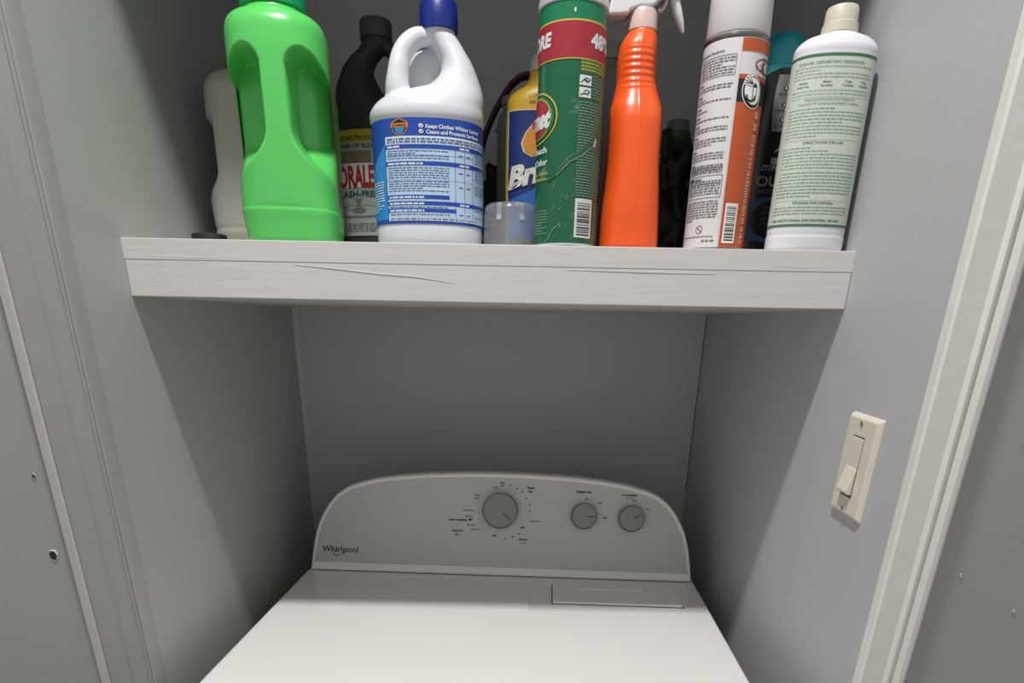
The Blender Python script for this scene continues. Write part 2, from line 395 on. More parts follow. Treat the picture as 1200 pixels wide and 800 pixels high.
# ------------------------------------------------------------------ dryer
def build_dryer():
    yaw = -.0435; H = .914
    t = empty('clothes_dryer', (-.0005, 0, 0), 'white clothes dryer with a grey control panel standing under the shelf', 'dryer', rz=yaw)
    MW = mat('enamel_white', '#f3f0ed', .22, coat=.3); MWp = mat('plastic_white', '#f0eeea', .38)
    MS = mat('panel_silver', '#bfbeba', .42, metal=.1, bump=.06, bscale=900, vary=.04, vscale=500)
    MK = mat('print_black', '#1c1c1c', .6); MCh = mat('chrome', '#8f8f8d', .25, metal=1)
    MKn = mat('knob_face', '#85847f', .35, metal=.5); MD = mat('gap_dark', '#1a1a1a', .8); MWl = mat('print_white', '#c8c8c4', .5)
    hw = .3685
    k = MB(); k.box(-hw, hw, -.86, -.17, .03, H-.045, MW); k.build('cabinet', t, bevel=.012, seg=3)
    for sx in (-.3, .3):
        for y in (-.8, -.24): k = MB(); k.lathe([(.02, 0), (.022, .01), (.015, .012), (.015, .03)], MD, 16, (sx, y, 0)); k.build('foot', t)
    k = MB(); P = []
    def rr(x0, x1, y0, y1, r, n=6):
        out = []
        for cx, cy, a in ((x1-r, y1-r, 0), (x0+r, y1-r, PI/2), (x0+r, y0+r, PI), (x1-r, y0+r, 1.5*PI)):
            out += [(cx+r*math.cos(a+PI/2*i/n), cy+r*math.sin(a+PI/2*i/n)) for i in range(n+1)]
        return out
    k.prism(rr(-hw, hw, -.87, -.165, .012), lambda x, y: (x, y, H-.046), lambda x, y: (x, y, H), MW)
    k.build('top_panel', t, bevel=.006, seg=4)
    # raised field of the top, with a lower bay at the lint door
    k = MB(); q = []
    q += [(-.325+.035*math.cos(a), -.345+.035*math.sin(a)) for a in [PI*(1-.5*i/8) for i in range(9)]]
    q += [(.050, -.310)]
    q += [(.0615, -.320), (.0615, -.438)]
    q += [(.0635+.010*(1-math.cos(a)), -.447-.006*math.sin(a)) for a in (0.4, .9, 1.5)]
    q += [(.33, -.4555), (.345, -.462), (.350, -.475), (.350, -.84), (-.360, -.84)]
    k.prism(q, lambda x, y: (x, y, H-.001), lambda x, y: (x, y, H+.0024), MW)
    k.build('raised_top_field', t, bevel=.0024, seg=3, angle=50)
    # lint door
    k = MB(); q = [(.1015, -.404), (.323, -.4027), (.325, -.3096), (.102, -.3175)]
    qg = [(.0995, -.406), (.3252, -.4047), (.3268, -.3086), (.1003, -.3165)]
    k.prism(qg, lambda x, y: (x, y, H-.0005), lambda x, y: (x, y, H+.0005), MD)
    k.prism(q, lambda x, y: (x, y, H-.0005), lambda x, y: (x, y, H+.0045), MW)
    ld = k.build('lint_door', t, bevel=.0012)
    k = MB(); q = [(.150, -.346), (.262, -.3455), (.266, -.316), (.146, -.319)]
    k.prism(q, lambda x, y: (x, y, H+.0044), lambda x, y: (x, y, H+.0062), MW); k.build('finger_grip', ld, bevel=.0014)
    # console
    lean = math.radians(12); y0 = -.286; sl, cl = math.sin(lean), math.cos(lean)
    fp = lambda x, h, off=0: (x, y0+h*sl-off*cl, H+.0012+h*cl+off*sl)
    half = [(.361, 0), (.3595, .012), (.357, .03), (.3535, .052), (.349, .071), (.343, .090), (.335, .107), (.3235, .126), (.3085, .1435), (.290, .157), (.268, .166), (.232, .1755), (.19, .1815), (.145, .186), (.10, .1885), (.05, .1905)]
    def outline(ins, hb):
        pts = []
        H_ = half+[(0, .191)]
        for i, (x, h) in enumerate(H_):
            a = H_[max(i-1, 0)]; b = H_[min(i+1, len(H_)-1)] if i < len(H_)-1 else (-.05, .1905)
            dx, dh = b[0]-a[0], b[1]-a[1]; l = math.hypot(dx, dh); nx, nh = -dh/l, dx/l   # inward
            pts.append((x+nx*ins, max(hb, h+nh*ins)))
        pts = [(pts[0][0], hb)]+[p for p in pts[1:] if p[1] > hb+.004]
        full = pts+[(-x, h) for x, h in pts[-2::-1]]
        return [(x+.0008, h) for x, h in full]
    con = MB(); o0 = outline(0, 0)
    n_ = len(o0); lay = [[fp(x, h, 0) for x, h in o0], [(x*.999, y0+.034+h*sl*.8, H+.0012+h*cl-.0015*h/.19) for x, h in o0], [(x*.975, y0+.115, H+.0012+h*.86) for x, h in o0]]
    con.mesh([p for l_ in lay for p in l_], [list(range(n_))[::-1], list(range(2*n_, 3*n_))]+[(j*n_+i, j*n_+(i+1) % n_, (j+1)*n_+(i+1) % n_, (j+1)*n_+i) for j in (0, 1) for i in range(n_)], MWp)
    co = con.build('console', t, bevel=.005, seg=4, angle=50)
    k = MB(); o1 = outline(.0075, .0165)
    k.prism(o1, lambda x, h: fp(x, h, -.002), lambda x, h: fp(x, h, .0008), MS)
    k2 = MB(); k2.box(-.357, .357, y0+.004, y0+.06, H-.0002, H+.0016, MD); k2.build('console_gap', t, smooth=False)
    # printing on the panel
    T = lambda s, x, h, w, ch, b=0.0: put_text(k, fp, s, x-w/2, x+w/2, h-ch/2, h+ch/2, MK, .0011, b+.035)
    for s, x, h, w, ch, b in [('OFF', -.0087, .1649, .0085, .0032, .03), ('Heavy', .0037, .1746, .0095, .0028, 0), ('Dry', .0038, .1697, .0058, .0028, 0),
            ('70', .018, .1703, .0042, .0026, 0), ('60', .0307, .1645, .0042, .0026, 0), ('50', .0403, .1586, .0042, .0026, 0),
            ('Timed', .0558, .1667, .0135, .0038, .03), ('Dry', .056, .1601, .0085, .0038, .03), ('40', .0485, .1478, .0042, .0026, 0),
            ('30', .0545, .1356, .0042, .0026, 0), ('20', .0557, .123, .0042, .0026, 0), ('Cool Down', .0635, .1058, .019, .0030, 0),
            ('OFF', .0431, .0933, .0078, .0030, .03), ('30', .0363, .0812, .0042, .0026, 0), ('20', .0253, .0752, .0042, .0026, 0),
            ('Fluff Air', .045, .0711, .0165, .0040, .0), ('(No Heat)', .0452, .0646, .0105, .0020, 0), ('10', .011, .0708, .0042, .0026, 0),
            ('OFF', -.0099, .0766, .0078, .0030, .03), ('Wrinkle', -.0432, .1507, .0118, .0028, 0), ('Shield', -.0431, .1448, .0098, .0028, 0),
            ('Cool Down', -.0586, .1227, .019, .0028, 0), ('Less Dry', -.0569, .1117, .0140, .0028, 0), ('ENERGY PREFERRED', -.0776, .1040, .0355, .0028, .03),
            ('More Dry', -.0525, .0952, .0155, .0028, 0), ('Very Dry', -.0453, .0874, .0142, .0028, 0), ('Automatic', -.0789, .0845, .0222, .0040, .0),
            ('Dry', -.0788, .0776, .0085, .0040, 0), ('TEMPERATURE', .1531, .1617, .0285, .0032, .03), ('Low', .1600, .1497, .0065, .0028, 0),
            ('Med', .1845, .1430, .0075, .0028, 0), ('High', .1945, .1163, .0080, .0028, 0), ('CYCLE SIGNAL', .2375, .1583, .0285, .0032, .03),
            ('(End of Cycle)', .2379, .1530, .0130, .0017, 0), ('Off', .2455, .1487, .0060, .0028, 0), ('On', .2725, .1336, .0052, .0028, 0)]:
        T(s, x, h, w, ch, b)
    blob(k, fp, -.0545, .1050, .0032, .0020, MK, .0011, shear=.6)
    k.build('control_panel', co, smooth=False, normals=False)
    k = MB(); put_text(k, fp, 'Whirlpool', -.3360, -.2670, .0365, .0480, MK, .0011, .012)
    c0, a_ = (-.2998, .0395), math.radians(35)
    def el(s_, w_):
        a = PI*(.15+1.75*s_)+.3; ex, eh = (.0165-w_)*math.cos(a), (.0065-w_*.6)*math.sin(a)
        return c0[0]+ex*math.cos(a_)-eh*math.sin(a_), c0[1]+ex*math.sin(a_)+eh*math.cos(a_)
    k.grid(lambda s_, t_: fp(*el(s_, .0019*math.sin(PI*s_)*t_), .0011), 40, 1, MK)
    lg = k.build('logo', co, smooth=False, normals=False)
    # dials
    nrm = Vector((0, -cl, sl)); ux = Vector((1, 0, 0)); uh = Vector((0, sl, cl))
    def dial(x, h, r, depth, ang, label, wring):
        c = Vector(fp(x, h, .0008)); f = lambda a, rad, off: c+ux*(rad*math.cos(a))+uh*(rad*math.sin(a))+nrm*off
        k = MB(); prof = [(r*1.0, 0), (r*1.0, depth*.15), (r*.985, depth*.75), (r*.955, depth*.95), (r*.91, depth), (r*.88, depth*.985), (r*.865, depth*.93)]
        n = 48
        V = [f(2*PI*i/n, p[0], p[1]) for p in prof for i in range(n)]; F = []
        for j in range(len(prof)-1):
            for i in range(n): F.append((j*n+i, j*n+(i+1) % n, (j+1)*n+(i+1) % n, (j+1)*n+i))
        k.mesh(V, F, MCh); d = k.build('dial', co); tag(d, label)
        k = MB(); V = [f(2*PI*i/n, rr_, o_) for rr_, o_ in ((r*.87, depth*.91), (r*.6, depth*.935), (r*.25, depth*.95)) for i in range(n)]; F = []
        for j in range(2):
            for i in range(n): F.append((j*n+i, j*n+(i+1) % n, (j+1)*n+(i+1) % n, (j+1)*n+i))
        F.append([2*n+i for i in range(n)]); k.mesh(V, F, MKn); k.build('dial_face', d)
        k = MB(); w = r*.055; du = ux*math.cos(ang)+uh*math.sin(ang); dv = ux*-math.sin(ang)+uh*math.cos(ang)
        g = lambda a, b, o_: c+du*a+dv*b+nrm*o_
        z0_, z1_ = depth*.9, depth*1.03
        pts = [(r*.08, -w), (r*.80, -w), (r*.83, 0), (r*.80, w), (r*.08, w), (r*.05, 0)]
        k.prism(pts, lambda a, b: g(a, b, z0_), lambda a, b: g(a, b, z1_), MCh); k.build('pointer', d, bevel=.0006)
        k = MB(); k.grid(lambda a, b: g(r*(.18+.6*a), w*.35*(2*b-1), z1_+.0002), 1, 1, MD); k.build('pointer_mark', d, smooth=False)
        if wring:
            k = MB(); k.grid(lambda a, b: f(2*PI*a, wring-.0006*b, .0004), 64, 1, MWl)
            for j in range(22):
                a = 2*PI*j/22+.1; k.grid(lambda s_, t_: f(a+.02*(s_-.5), wring+.001+.0018*t_, .0004), 1, 1, MWl)
            k.build('dial_ring_mark', co, smooth=False, normals=False)
    dial(.0010, .1235, .0335, .020, math.radians(-38), 'large round cycle dial', .0425)
    dial(.1552, .1182, .0245, .017, math.radians(0), 'small round temperature dial, the left of the pair', 0)
    dial(.2416, .1160, .0245, .017, math.radians(25), 'small round cycle signal dial, the right of the pair', 0)
build_dryer()

# ------------------------------------------------------------------ light switch
def build_switch():
    MI = mat('switch_ivory', '#dcd6c8', .35); MI2 = mat('switch_rocker', '#e4ded0', .3); MDk = mat('switch_gap', '#5d584f', .7); MSc = mat('screw_steel', '#cfccc4', .3, metal=.8)
    t = empty('light_switch', (XR, -.6998, 1.2155), 'ivory rocker light switch on the right closet wall', 'light switch')
    t.rotation_euler = (.0265, 0, 0)
    w, h = .035, .057
    # local: -X out of the wall; Y along depth, Z up
    def frustum(k, y0, y1, z0, z1, ins, d0, d1, m):
        V = [(-d0, y0, z0), (-d0, y1, z0), (-d0, y1, z1), (-d0, y0, z1), (-d1, y0+ins, z0+ins), (-d1, y1-ins, z0+ins), (-d1, y1-ins, z1-ins), (-d1, y0+ins, z1-ins)]
        k.mesh(V, [(0, 1, 2, 3), (4, 7, 6, 5), (0, 4, 5, 1), (1, 5, 6, 2), (2, 6, 7, 3), (3, 7, 4, 0)], m)
    k = MB(); frustum(k, -w, w, -h, h, .0045, .0003, .0065, MI); k.build('wall_plate', t, bevel=.0018, seg=3)
    k = MB(); frustum(k, -.0125, .0125, -.034, .034, .0003, .0064, .0067, MDk); k.build('switch_slot', t, smooth=False)
    k = MB(); q = [(-.0066, .0325), (-.0066, -.005), (-.0074, -.004), (-.0074, .0305)]
    k.prism(q, lambda a, b: (a, -.0118, b), lambda a, b: (a, .0118, b), MI); k.build('switch_insert', t, bevel=.0004)
    k = MB(); q = [(-.0066, -.001), (-.0085, -.0005), (-.0140, -.0262), (-.0120, -.0292), (-.0066, -.0300)]
    k.prism(q, lambda a, b: (a, -.0115, b), lambda a, b: (a, .0115, b), MI2); k.build('rocker', t, bevel=.0008)
    for z in (.0475, -.0475):
        k = MB(); n = 16
        V = [(-.0064-d, r*math.cos(2*PI*i/n), z+r*math.sin(2*PI*i/n)) for r, d in ((.0032, 0), (.0028, .0012), (.001, .0016)) for i in range(n)]
        F = [(j*n+i, j*n+(i+1) % n, (j+1)*n+(i+1) % n, (j+1)*n+i) for j in range(2) for i in range(n)]+[[2*n+i for i in range(n)]]
        k.mesh(V, F, MSc); k.box(-.0084, -.0079, -.0004, .0004, z-.0026, z+.0026, MDk); k.build('screw', t, smooth=False)
build_switch()

# ------------------------------------------------------------------ shared plastics and inks
P_blk = mat('ink_black', '#1a1a1c', .5); P_wht = mat('ink_white', '#ececea', .45); P_grytxt = mat('ink_grey', '#55585c', .6)
Z0 = ZT+.0004

# ------------------------------------------------------------------ green detergent jug
def grip_mod(cw, z0, z1, dep, half):
    def mod(th, z, P):
        x, y, _ = P
        if y > .01: return P
        zz = (z-z0)/(z1-z0)
        if zz <= 0 or zz >= 1.05: return P
        # half width of the column left standing, flaring towards foot and head
        c = cw+.044*(1-sm(0, .50, zz))**1.6
        ax = abs(x); q = (ax-.031)/.0185
        zt_ = z1-.024+.024*math.sqrt(max(0, 1-q*q)) if ax < .031 else z1-.014*((ax-.031)/.02)**2
        top = 1-sm(zt_-.006, zt_, z)
        a = sm(c, c+.006, abs(x))
        d = dep*a*top*sm(.0, .42, zz)
        return (x, y+d*(1-sm(half*.9, half*1.3, abs(x))*.2), z)
    return mod
def build_green():
    G = mat('green_plastic', '#5ac862', .28, sss=.0, bump=.05, bscale=300, coat=.15); GC = mat('green_cap', '#12915e', .4)
    LB = mat('jug_label_brown', '#8f7a4a', .5); LB2 = mat('jug_label_pink', '#a8877a', .5)
    t = empty('detergent_jug', (-.2625, -.512, Z0), 'bright green plastic detergent jug with a green cap and finger grips', 'detergent jug', rz=math.radians(8))
    rows = [(0, 0, 0, .049, .056, 3.6), (.004, 0, 0, .053, .060, 3.6), (.022, 0, 0, .0555, .0625, 3.6), (.033, 0, 0, .0565, .0635, 3.6), (.036, 0, 0, .0555, .0625, 3.6), (.040, 0, 0, .0560, .063, 3.4),
            (.09, 0, 0, .0558, .0635, 2.9), (.145, 0, 0, .0558, .064, 2.6), (.180, 0, -.001, .0558, .063, 2.45), (.196, 0, -.004, .0553, .059, 2.4), (.207, 0, -.0085, .0540, .053, 2.35), (.2145, 0, -.012, .0505, .046, 2.3), (.2195, 0, -.013, .0440, .040, 2.3), (.2222, 0, -.013, .0385, .0365, 2.0), (.2235, 0, -.013, .0345, .0345, 2.0), (.227, 0, -.013, .033, .033, 2.0)]
    s = Surf(rows, grip_mod(.0125, .052, .187, .050, .046))
    k = MB(); s.skin(k, G, seg=220, nz=200); k.build('jug_body', t, angle=80)
    k = MB(); s.mod = None
    rect(k, s.uz, s.u(74), s.u(125), .045, .195, LB, .0004, nx=30, nz=12)
    micro(k, s.uz, s.u(77), s.u(105), .06, .185, .004, LB2, .0007, 5, fill=.6)
    k.build('label', t, normals=False)
    k = MB(); k.lathe([(.034, .2268), (.0352, .2278), (.0352, .262), (.0335, .266), (0.001, .266)], GC, 96, (0, -.013, 0), ribs=48, ribd=.0007, rz=(.236, .262)); k.build('cap', t)
build_green()

# ------------------------------------------------------------------ off white jug behind it
def build_offwhite():
    m = mat('offwhite_plastic', '#b9b6ae', .5, bump=.1, bscale=200, vary=.04, vscale=20)
    t = empty('detergent_jug', (-.3615, -.352, Z0), 'off-white plastic jug in the left corner behind the bright green jug', 'detergent jug')
    def mod(th, z, P):
        x, y, _ = P
        if y > .03: return P
        a = sm(.052, .074, z)*(1-sm(.150, .168, z))
        side = sm(.030+.028*(1-sm(.055, .10, z)), .040+.028*(1-sm(.055, .10, z)), abs(x))
        return (x*(1-.13*a*side), y+.016*a*side, z)
    rows = [(0, 0, 0, .040, .044, 3.2), (.010, 0, 0, .049, .053, 3.2), (.020, 0, 0, .0535, .058, 3.2), (.028, 0, 0, .056, .060, 3.2), (.032, 0, 0, .0545, .059, 3.2), (.037, 0, 0, .056, .060, 3.2), (.06, 0, 0, .0575, .060, 3.2),
            (.15, 0, 0, .052, .058, 3), (.165, 0, 0, .0505, .057, 2.9), (.195, 0, 0, .049, .056, 2.8), (.208, 0, 0, .044, .050, 2.6), (.2165, 0, 0, .034, .038, 2.3), (.2195, 0, 0, .024, .026, 2), (.224, 0, 0, .022, .022, 2)]
    s = Surf(rows, mod); k = MB(); s.skin(k, m, seg=140, nz=120); k.build('jug_body', t, angle=80)
    k = MB(); k.lathe([(.024, .224), (.0245, .225), (.0235, .236), (.001, .237)], mat('offwhite_cap', '#8e8b84', .5), 40); k.build('cap', t)
build_offwhite()

# ------------------------------------------------------------------ handled bleach bottles
def handled(t, rows, tubes, m, vox, extra=None):
    s = Surf(rows); k = MB(); s.skin(k, m, seg=72, nz=110)
    for pts, rad, fl in tubes:
        # smooth path
        n = len(pts); P = Prof([(i, *pts[i], rad[i]) for i in range(n)]); L = [P(i*(n-1)/40) for i in range(41)]
        k.tube([q[:3] for q in L], [q[3] for q in L], m, 20, fl, side=(0, 1, 0))
    if extra: k.prism(extra, lambda x, z: (x, .010, z), lambda x, z: (x, .022, z), m)
    def mods(o):
        r = o.modifiers.new('r', 'REMESH'); r.mode = 'VOXEL'; r.voxel_size = vox
        f = o.modifiers.new('s', 'SMOOTH'); f.iterations = 6; f.factor = .6
    o = k.build('bottle_body', t, smooth=False, mods=mods); bpy.context.view_layer.update(); bake(o)
    o.data.materials.clear(); o.data.materials.append(m)
    return s
def build_bleach():
    MWh = mat('bleach_white', '#d2d5db', .3, bump=.03, bscale=200, coat=.1); MBl = mat('bleach_cap_blue', '#16297e', .35)
    B0 = mat('label_blue', '#1f49a6', .35); B1 = mat('label_light_blue', '#2f86cf', .35); BP = mat('label_pale', '#d3e1ee', .4)
    BT = mat('label_tint', '#b8d2ea', .4); Or = mat('emblem_orange', '#d98b3c', .4); Red = mat('ink_red', '#b8292f', .4); Gy = mat('ink_bluegrey', '#48618f', .5)
    cx, cy = -.0955, -.519
    t = empty('bleach_bottle', (cx, cy, Z0), 'white handled bleach bottle with a blue cap and blue label', 'bleach bottle')
    rows = [(0, 0, 0, .0605, .049, 2.3), (.005, 0, 0, .0635, .053, 2.3), (.016, 0, 0, .0640, .054, 2.3), (.021, 0, 0, .0635, .0535, 2.3), (.124, 0, 0, .0640, .0540, 2.3),
            (.1275, 0, 0, .0660, .056, 2.3), (.133, 0, 0, .0660, .056, 2.3), (.1385, .001, 0, .0640, .0545, 2.3), (.147, .0055, .0005, .0600, .051, 2.2), (.1545, .016, .002, .0490, .045, 2.1), (.160, .0275, .004, .0365, .040, 2), (.168, .0340, .005, .0275, .034, 2),
            (.177, .0365, .0045, .0210, .029, 2), (.186, .0345, .003, .0185, .025, 2), (.195, .0290, .001, .0175, .021, 2), (.204, .0225, 0, .0175, .0185, 2), (.214, .0155, 0, .0180, .018, 2), (.224, .0152, 0, .0170, .017, 2)]
    tubes = [([(.010, -.002, .2105), (-.006, -.006, .2085), (-.0185, -.011, .2000), (-.0265, -.015, .1870), (-.0290, -.018, .174), (-.0305, -.0185, .161), (-.0290, -.014, .147), (-.026, -.006, .128)],
              [.0075, .0095, .0105, .0110, .0118, .0135, .0170, .0190], 1.15)]
    s = handled(t, rows, tubes, MWh, .0016, [(.034, .150), (-.020, .150), (-.027, .165), (-.025, .185), (-.016, .199), (.004, .207), (.022, .200)])
    k = MB(); k.lathe([(.0190, .2145), (.0208, .2150), (.0212, .221), (.0208, .238), (.0190, .2405), (.001, .2405)], MBl, 80, (.0155, 0, 0), ribs=40, ribd=.0007, rz=(.217, .237)); k.build('cap', t)
    k = MB(); U = s.u; f = s.uz
    rect(k, f, U(-100), U(100), .0215, .1235, B0, .0008, nx=80, nz=2)
    pts = [(U(-100), .022), (U(-46), .022), (U(-46), .099), (U(-52), .094), (U(-60), .088), (U(-72), .076), (U(-88), .05)]
    k2 = pts; n = 14
    rect(k, f, U(-88), U(-45), .026, .052, B1, .0010, nz=1)
    k.grid(lambda a, b: f(U(-88)+(U(-45)-U(-88))*a, .052+b*(.012+.036*a**1.2), .0010), 16, 2, B1)
    micro(k, f, U(-72), U(-49), .034, .066, .0026, BP, .0013, 8)
    # table panel
    x0, x1 = U(-44), U(100)
    rect(k, f, x0, x1, .0245, .1062, BP, .0011, nz=1)
    rect(k, f, x0+.0008, x1, .0500, .0985, BT, .0013); rect(k, f, x0+.0008, x1, .0285, .0500, BT, .0013)
    micro(k, f, x0+.002, x1, .0990, .1055, .0026, Gy, .0015, 2, fill=.5)
    for za, zb, xe in ((.0945, .0985, 1), (.0785, .0825, 1), (.0462, .0500, .50), (.0400, .0438, 1), (.0330, .0368, .55)):
        rect(k, f, x0, x0+(x1-x0)*xe, za, zb, B0, .0016)
        micro(k, f, x0+.002, x0+(.30 if za < .09 else .12)*(x1-x0), za+.0006, zb-.0002, .0030, BP, .0018, int(za*1e4), fill=.6, lo=.002, hi=.007, para=0)
        if za != .0462 and xe == 1: micro(k, f, x0+.58*(x1-x0), x0+.66*(x1-x0), za+.0006, zb-.0002, .0030, BP, .0018, 5, fill=.6, para=0)
    for i, (za, zb) in enumerate(((.0835, .0940), (.066, .0780), (.0515, .0650), (.0443, .0460), (.0372, .0398), (.0290, .0325))):
        micro(k, f, x0+.002, x0+(x1-x0)*.50, za, zb, .0023, Gy, .0015, 20+i, fill=.42)
        micro(k, f, x0+(x1-x0)*.72, x1, za, zb, .0023, Gy, .0015, 40+i, fill=.42)
        for q in (.59, .655):
            if zb-za > .003: rect(k, f, x0+(x1-x0)*q-.002, x0+(x1-x0)*q+.002, (za+zb)/2, (za+zb)/2+.0012, Gy, .0015)
    for q in (.545, .62, .695): rect(k, f, x0+(x1-x0)*q, x0+(x1-x0)*q+.0004, .0285, .0945, B0, .0016)
    rect(k, f, x0, x0+(x1-x0)*.695, .0645, .0648, B0, .0016); rect(k, f, x0, x0+(x1-x0)*.695, .0882, .0885, B0, .0016)
    micro(k, f, x0+.002, x0+(x1-x0)*.75, .0250, .0284, .0026, Gy, .0015, 71, para=0)
    # headline and shield
    put_text(k, f, 'Keeps Clothes Whiter Longer', U(4.5), U(68), .1135, .1172, P_wht, .0011, .02, slices=24)
    put_text(k, f, 'Cleans and Protects Surfaces', U(4.8), U(67), .1083, .1120, P_wht, .0011, .02, slices=24)
    for z in (.1157, .1105):
        blob(k, f, U(-.8), z, .0022, .0019, P_wht, .0011); strip(k, f, [(U(-.8)-.0012, z+.0003), (U(-.8)-.0002, z-.0008), (U(-.8)+.0016, z+.0012)], .0006, Red, .0013)
    c = U(-25.8); cz = .1145
    def sh(r): return [(c-r*.85, cz+r*.55), (c-r*.45, cz+r*.75), (c, cz+r), (c+r*.45, cz+r*.75), (c+r*.85, cz+r*.55), (c+r*.92, cz), (c+r*.62, cz-r*.62), (c, cz-r), (c-r*.62, cz-r*.62), (c-r*.92, cz)]
    blob(k, f, c, cz, 0, 0, Or, .0011, pts=sh(.0086)); blob(k, f, c, cz, 0, 0, P_blk, .0013, pts=sh(.0076)); blob(k, f, c, cz-.001, 0, 0, B1, .0014, pts=[(x, z-.0018) for x, z in sh(.0052)])
    rect(k, f, c-.0080, c+.0080, cz-.0004, cz+.0036, Or, .0015); put_text(k, f, 'CLOROX', c-.0068, c+.0068, cz+.0004, cz+.0028, P_blk, .0017, .03)
    k.build('label', t, normals=False)
build_bleach()

def build_cloralen():
    m = mat('dark_bottle', '#323334', .6, bump=.1, bscale=60, spec=.3); mc = mat('dark_cap', '#3a3b3a', .7)
    Y = mat('label_yellow', '#a89a2c', .45); Sv = mat('label_silver', '#9aa09c', .4); Gn = mat('label_green', '#3f7a48', .45); Rd = mat('letter_red', '#96232b', .45)
    Tq = mat('letter_teal', '#1c4f47', .45); Gd = mat('label_darkgrey', '#6b706e', .45); Br = mat('label_brown', '#6d6048', .5)
    t = empty('bleach_bottle', (-.1755, -.380, Z0), 'dark grey handled bleach bottle with red lettering behind the white bleach bottle', 'bleach bottle')
    rows = [(0, 0, 0, .056, .040, 2.2), (.005, 0, 0, .0605, .044, 2.2), (.15, 0, 0, .0615, .045, 2.2), (.163, 0, 0, .0605, .044, 2.2), (.176, -.008, 0, .0510, .041, 2.1), (.190, -.0225, 0, .0345, .036, 2), (.203, -.027, 0, .0270, .031, 2),
            (.216, -.0265, 0, .0210, .026, 2), (.230, -.018, 0, .0185, .022, 2), (.240, -.006, 0, .0185, .0185, 2), (.2495, 0, 0, .0180, .018, 2), (.2600, 0, 0, .0165, .0165, 2)]
    tubes = [([(.002, 0, .2465), (.018, -.002, .2405), (.0275, -.005, .228), (.0320, -.007, .212), (.036, -.007, .195), (.038, -.005, .178), (.036, 0, .158)], [.010, .0085, .0085, .0090, .0100, .013, .018], 1.1)]
    s = handled(t, rows, tubes, m, .0018)
    k = MB(); k.lathe([(.0185, .2500), (.0205, .2510), (.0205, .268), (.019, .2705), (.001, .2705)], mc, 64, ribs=32, ribd=.0006, rz=(.252, .267)); k.build('cap', t)
    k = MB(); U = s.u; f = s.uz
    rect(k, f, U(-100), U(60), .024, .1455, Sv, .0008, nx=60)
    rect(k, f, U(-100), U(60), .1315, .1455, Y, .0010, nx=50)
    rect(k, f, U(-100), U(60), .1225, .1310, Sv, .0010, nx=50)
    rect(k, f, U(-100), U(-66), .024, .1220, Gn, .0010, nx=20); rect(k, f, U(-62), U(-8), .108, .1220, Br, .0010, nx=20)
    put_text(k, f, '5% MORE PRODUCT', U(-75), U(9), .1340, .1385, P_blk, .0012, .02, slices=24)
    put_text(k, f, 'POWER OF BLEACH', U(-73), U(9), .1252, .1298, P_blk, .0012, .02, slices=24)
    rect(k, f, U(-86), U(50), .0805, .1085, mat('label_white', '#c6c8c4', .45), .0010, nx=40)
    put_text(k, f, 'CLORALEN', U(-91), U(9), .0820, .1065, Rd, .0012, .045, slices=30)
    put_text(k, f, 'SPLASH-FREE', U(-80), U(0), .0700, .0770, Tq, .0012, .03, slices=24)
    c = U(-33); blob(k, f, c, .0530, .0290, .0075, Gd, .0011, shear=0); blob(k, f, c, .0535, .0265, .0058, Sv, .0012); blob(k, f, c, .054, .0060, .0040, Gd, .0013)
    k.grid(lambda a, b: f(c+(2*a-1)*(.0035-.0022*math.sin(PI*b)), .0555+.012*b, .0014), 2, 8, Gd)
    micro(k, f, U(-62), U(2), .0280, .0405, .0028, Gd, .0012, 6, center=True)
    k.build('label', t, normals=False)
build_cloralen()

# ------------------------------------------------------------------ clear measuring cup
def build_cup():
    m = mat('clear_plastic', '#f0f2f4', .10, trans=.9, spec=.5)
    m2 = mat('clear_rib', '#d5dade', .35, trans=.5)
    t = empty('measuring_cup', (.0032, -.521, Z0), 'small clear plastic cup standing upside down before the yellow bottle', 'cup')
    k = MB(); k.lathe([(.0345, 0), (.0345, .002), (.0335, .003), (.0325, .040), (.0310, .046), (.0270, .0490), (.001, .0498)], m, 64)
    V = k; inner = [(.0325, .0001), (.0310, .039), (.0295, .0445), (.026, .0472), (.001, .0480)]
    seg = 64; n = len(inner); vv = [(r*math.cos(2*PI*i/seg), r*math.sin(2*PI*i/seg), z) for r, z in inner for i in range(seg)]
    # open bottom: drop the lathe's bottom cap and join to the inner wall
    k.f = [f for f in k.f if len(f) == 4 or f[0] > seg]; k.m = k.m[:len(k.f)]
    b = len(k.v); F = [(j*seg+i, j*seg+(i+1) % seg, (j+1)*seg+(i+1) % seg, (j+1)*seg+i) for j in range(n-1) for i in range(seg)]+[[(n-1)*seg+i for i in range(seg)]]
    k.mesh(vv, F, m)
    for i in range(seg): k.f.append([i, (i+1) % seg, b+(i+1) % seg, b+i]); k.m.append(0)
    k.build('cup_wall', t)
    k = MB()
    for a in (-2.0, -1.15):
        c, s_ = math.cos(a), math.sin(a); q = lambda x, z, r: (c*r-s_*x, s_*r+c*x, z)
        k.mesh([q(-.003, .030, .0322), (q(.003, .030, .0322)), q(.003, .047, .0312), q(-.003, .047, .0312), q(-.003, .030, .0336), q(.003, .030, .0336), q(.003, .0475, .0302), q(-.003, .0475, .0302)],
               [(0, 1, 2, 3), (4, 5, 6, 7), (0, 1, 5, 4), (2, 3, 7, 6), (0, 3, 7, 4), (1, 2, 6, 5)], m2)
    k.build('clip', t)
build_cup()

